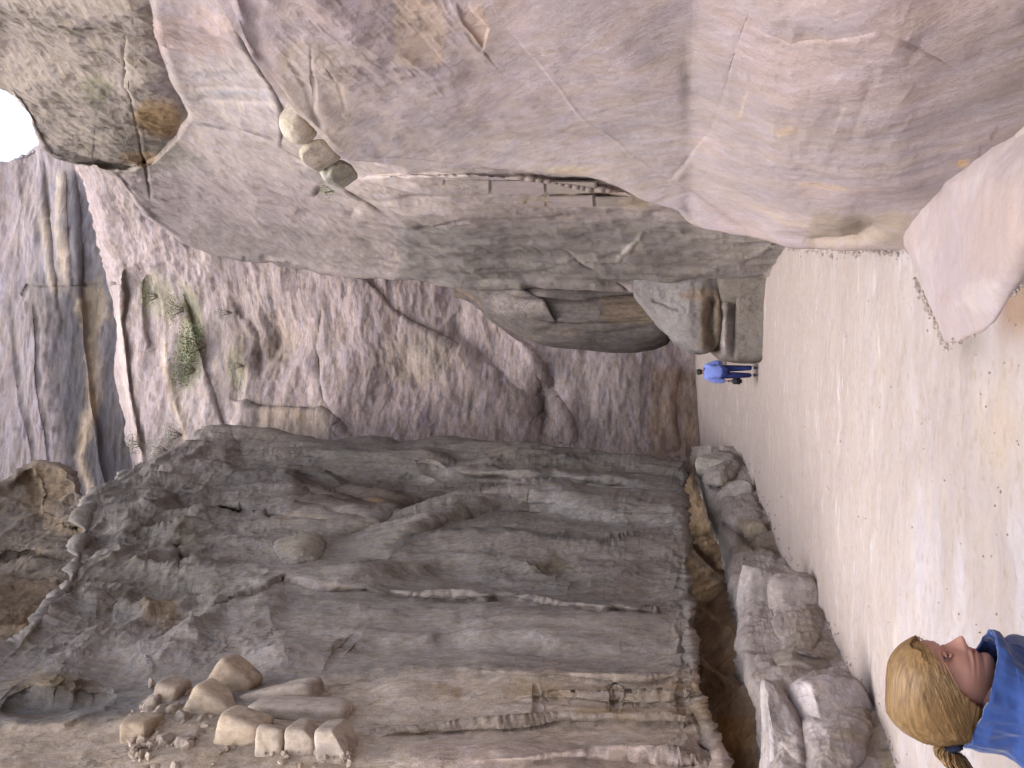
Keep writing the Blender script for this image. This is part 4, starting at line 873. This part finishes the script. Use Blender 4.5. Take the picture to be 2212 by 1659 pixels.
# fuller at the crown and towards the tie
SH += np.stack([-.012 * np.exp(-((ca + 1) / .8) ** 2) * np.ones_like(z), 0 * z, .006 * sstep(.0, .1, z)], -1)
ang = np.arctan2(SH[..., 1], SH[..., 2] + .055)
strand = .0016 * fbm(np.stack([ang * 16, SH[..., 0] * 6, 0 * z], -1), 4, .7) + .0012 * fbm(np.stack([ang * 60, SH[..., 0] * 8, 0 * z + 3], -1), 3, .7)
SH = SH * (1 + strand[..., None] / rr * 1.6)
# hairline: keep what is above/behind a slanted line; the side sweeps down over the ear
keep = (SH[..., 0] < .078 + .30 * (SH[..., 2] - .055) + .012 * np.sin(SH[..., 1] * 60)) & (SH[..., 2] > -.066 - .5 * (SH[..., 0] + .06)) & ((SH[..., 0] < .012 + .62 * (SH[..., 2] + .02)) | (SH[..., 2] > .07))
n_, m_ = keep.shape; idx = np.arange(n_ * m_).reshape(n_, m_)
kf = keep[:-1, :-1] & keep[1:, :-1] & keep[1:, 1:] & keep[:-1, 1:]
q = np.stack([idx[:-1, :-1], idx[1:, :-1], idx[1:, 1:], idx[:-1, 1:]], -1)[kf]
me = bpy.data.meshes.new('hair'); me.from_pydata([tuple(v) for v in place_head(SH).reshape(-1, 3)], [], [tuple(int(k) for k in f) for f in q])
hair = link('hair', me, HAIR, girl)
bm = bmesh.new(); bm.from_mesh(me); bmesh.ops.delete(bm, geom=[v for v in bm.verts if not v.link_faces], context='VERTS'); bm.to_mesh(me); bm.free()
me.polygons.foreach_set("use_smooth", [True] * len(me.polygons))
sol = hair.modifiers.new('thick', 'SOLIDIFY'); sol.thickness = .010; sol.offset = -1
# locks: fine tubes combed from the hairline over the head to the tie
def tubes(name, curves, rad, mat, parent, seg=5, kind='stuff'):
    V, Fc = [], []
    for pts in curves:
        pts = np.array(pts); n = len(pts); T = np.gradient(pts, axis=0); T /= np.linalg.norm(T, axis=1, keepdims=True) + 1e-9
        a = np.cross(T, [0.3, .2, 1.0]); a /= np.linalg.norm(a, axis=1, keepdims=True) + 1e-9; b = np.cross(T, a); base = len(V)
        for i in range(n):
            r_ = rad * (1 - .7 * (i / (n - 1)) ** 3) * min(1, .35 + i * .4)
            for s_ in range(seg):
                th = 2 * math.pi * s_ / seg; V.append(tuple(pts[i] + r_ * (math.cos(th) * a[i] + math.sin(th) * b[i])))
        for i in range(n - 1):
            for s_ in range(seg):
                p = base + i * seg + s_; p2 = base + i * seg + (s_ + 1) % seg
                Fc.append((p, p2, p2 + seg, p + seg))
    me = bpy.data.meshes.new(name); me.from_pydata(V, [], Fc); o = link(name, me, mat, parent)
    if kind: o["kind"] = kind
    return o
def shell_pt(d):   # direction -> point on the hair shell
    d = d / np.linalg.norm(d); zz = d[2] * .112; k = math.sqrt(max(0, 1 - (zz / .118) ** 2))
    f = (.104 if d[0] > 0 else .122)
    return np.array([d[0] * f, d[1] * .090, d[2] * .134])
rs = np.random.default_rng(4); cv = []
for k in range(1100):
    sd_ = rs.choice([-1, 1]); u = rs.uniform(0, 1)
    a0 = np.array([.88 - 1.0 * u + rs.normal(0, .05), sd_ * (.08 + .9 * u ** .8), .62 - .75 * u + rs.normal(0, .04)]); a0 /= np.linalg.norm(a0)
    a1 = np.array([-.80, sd_ * rs.uniform(.0, .12), -.42 + rs.normal(0, .05)]); a1 /= np.linalg.norm(a1)
    om = math.acos(np.clip(a0 @ a1, -1, 1)); pts = []
    lift = np.array([0, sd_ * .25, .28 * (1 - u)])
    for i in range(16):
        t = i / 15; d = (math.sin((1 - t) * om) * a0 + math.sin(t * om) * a1) / math.sin(om) + lift * math.sin(math.pi * t) * .5
        pts.append(shell_pt(d) * (1.0 + .02 * rs.normal() * .4))
    cv.append(place_head(np.array(pts)))
tubes('hair_strands', cv, .0011, HAIR, girl)
fl = []
for c_ in cv[:260]:
    c_ = np.array(c_); m_ = place_head(np.zeros(3)); o_ = rs.uniform(.002, .011); d_ = (c_ - m_); d_ /= np.linalg.norm(d_, axis=1, keepdims=True)
    a_, b_ = sorted(rs.integers(0, 16, 2)); 
    if b_ - a_ < 4: continue
    w_ = np.sin(np.linspace(0, math.pi, 16))[:, None] * o_
    fl.append((c_ + d_ * w_ + rs.normal(0, .001, 3))[a_:b_ + 1])
tubes('loose_hair', fl, .0005, HAIR, girl)
# tie and ponytail
TP = place_head(TIE + np.array([-.012, 0, 0]))
skin_mesh('hair_tie', [tuple(TP + np.array([.006, 0, 0.004])), tuple(TP + np.array([-.014, 0, -.004]))], [(0, 1)], [.026, .027], plain_mat('dark_blue_band', (.012, .015, .04), .8), girl, 2, displace=lambda co: .003 * np.sin(co[:, 1] * 500) * np.cos(co[:, 2] * 400))
cv = []
for k in range(420):
    r_ = rs.uniform(0, 1) ** .5; th = rs.uniform(0, 6.283); oy, oz = r_ * math.cos(th), r_ * math.sin(th); pts = []
    for i in range(14):
        t = i / 13; sp = .022 + .036 * math.sin(min(1, t * 1.4) * math.pi * .55) * (1 - .45 * t)
        pts.append(TP + np.array([-.012 - .105 * t + .02 * t * t + oz * sp * .5, oy * sp, -.0 - .01 * t - .07 * t * t + oz * sp * (1.1 - t * .4) + .004 * rs.normal() * .3]) + np.array([oz, oy, oz]) * .012 * t * rs.uniform(.3, 1))
    cv.append(pts)
tubes('ponytail', cv, .0015, HAIR, girl)

# jacket with a stand-up collar: lofted sections
sec = [(-.012, .105, .088, hz - .070), (-.014, .110, .092, hz - .090), (-.018, .106, .092, hz - .112), (-.026, .108, .110, hz - .130), (-.036, .118, .150, hz - .155), (-.046, .130, .185, hz - .195), (-.05, .136, .20, hz - .26), (-.05, .135, .20, hz - .36), (-.048, .130, .185, hz - .48), (-.045, .14, .19, hz - .60), (-.045, .145, .195, hz - .68), (-.045, .135, .18, hz - .682)]
sec = np.array(sec); tt = np.linspace(0, len(sec) - 1.001, 150); SS = catmull(sec, tt, 0)
aa = np.linspace(0, 2 * math.pi, 161)
cxs, rx, ry, zz = [SS[:, i][:, None] for i in range(4)]
front = .5 + .5 * np.cos(aa)[None, :]
top = np.clip(1 - np.linspace(0, 1, 150)[:, None] * 5, 0, 1)
X = cxs + rx * np.cos(aa) + top * .016 * front ** 2; Yj = ry * np.sin(aa) * np.ones_like(zz)
Zj = zz + top * (-.040 * front ** 2 + .024 * (1 - front) + .012)
JP = np.stack([X, Yj, Zj], -1)
rad = JP - np.stack([cxs * np.ones_like(X), 0 * X, Zj], -1); rad /= np.linalg.norm(rad, axis=-1, keepdims=True) + 1e-9
fold = .012 * fbm(np.stack([aa[None, :] * 2.2 + 0 * zz, Zj * 9, 0 * X], -1), 4, .5, ridge=True) + .020 * np.sin(aa * 4 + Zj * 22 + 2.5 * fbm(np.stack([X * 6, Yj * 6, Zj * 5], -1), 2)) * sstep(hz - .1, hz - .16, Zj)
JP = JP + rad * fold[..., None]
jk = link('jacket', grid_mesh('jacket', JP), BLUE, girl)
so = jk.modifiers.new('thick', 'SOLIDIFY'); so.thickness = .008; so.offset = -1
for sg in (-1, 1):
    skin_mesh('sleeve', [(-.05, sg * .13, hz - .235), (-.055, sg * .20, hz - .27), (-.06, sg * .235, hz - .40), (-.05, sg * .24, hz - .52), (.0, sg * .235, hz - .64), (.03, sg * .23, hz - .70)], [(0, 1), (1, 2), (2, 3), (3, 4), (4, 5)],
              [.07, .068, .058, .052, .045, .042], BLUE, girl, 3, displace=lambda co: .008 * fbm(co * [22, 22, 30], 3, ridge=True))
    hb = (.035, sg * .23, hz - .72)
    skin_mesh('hand', [hb, (hb[0] + .012, hb[1], hb[2] - .045)] + [(hb[0] - .014 + .013 * k, hb[1] - .004 * sg, hb[2] - .085 - .006 * (k in (1, 2))) for k in range(4)] + [(hb[0] + .0 + .012 * k, hb[1] - .016 * sg, hb[2] - .115 - .008 * (k in (1, 2))) for k in range(4)] + [(hb[0] + .04, hb[1] - .012 * sg, hb[2] - .05), (hb[0] + .045, hb[1] - .02 * sg, hb[2] - .08)],
              [(0, 1), (1, 2), (1, 3), (1, 4), (1, 5), (2, 6), (3, 7), (4, 8), (5, 9), (0, 10), (10, 11)], [.024, .026] + [.009] * 8 + [.011, .009], SKIN, girl, 2)
gh = hz - .68
skin_mesh('trousers', [(-.045, 0, gh + .04), (-.045, .085, gh - .04), (-.03, .09, gh * .48), (-.06, .09, .09), (-.045, -.085, gh - .04), (-.06, -.09, gh * .48), (-.09, -.09, .09)], [(0, 1), (1, 2), (2, 3), (0, 4), (4, 5), (5, 6)], [.11, .085, .062, .055, .085, .062, .055], TROUSER, girl)
for sg, dx_ in ((1, 0), (-1, -.03)):
    skin_mesh('shoe', [(-.09 + dx_, sg * .09, .05), (-.03 + dx_, sg * .09, .05), (.07 + dx_, sg * .09, .035)], [(0, 1), (1, 2)], [.045, .05, .035], SHOE, girl, 1)
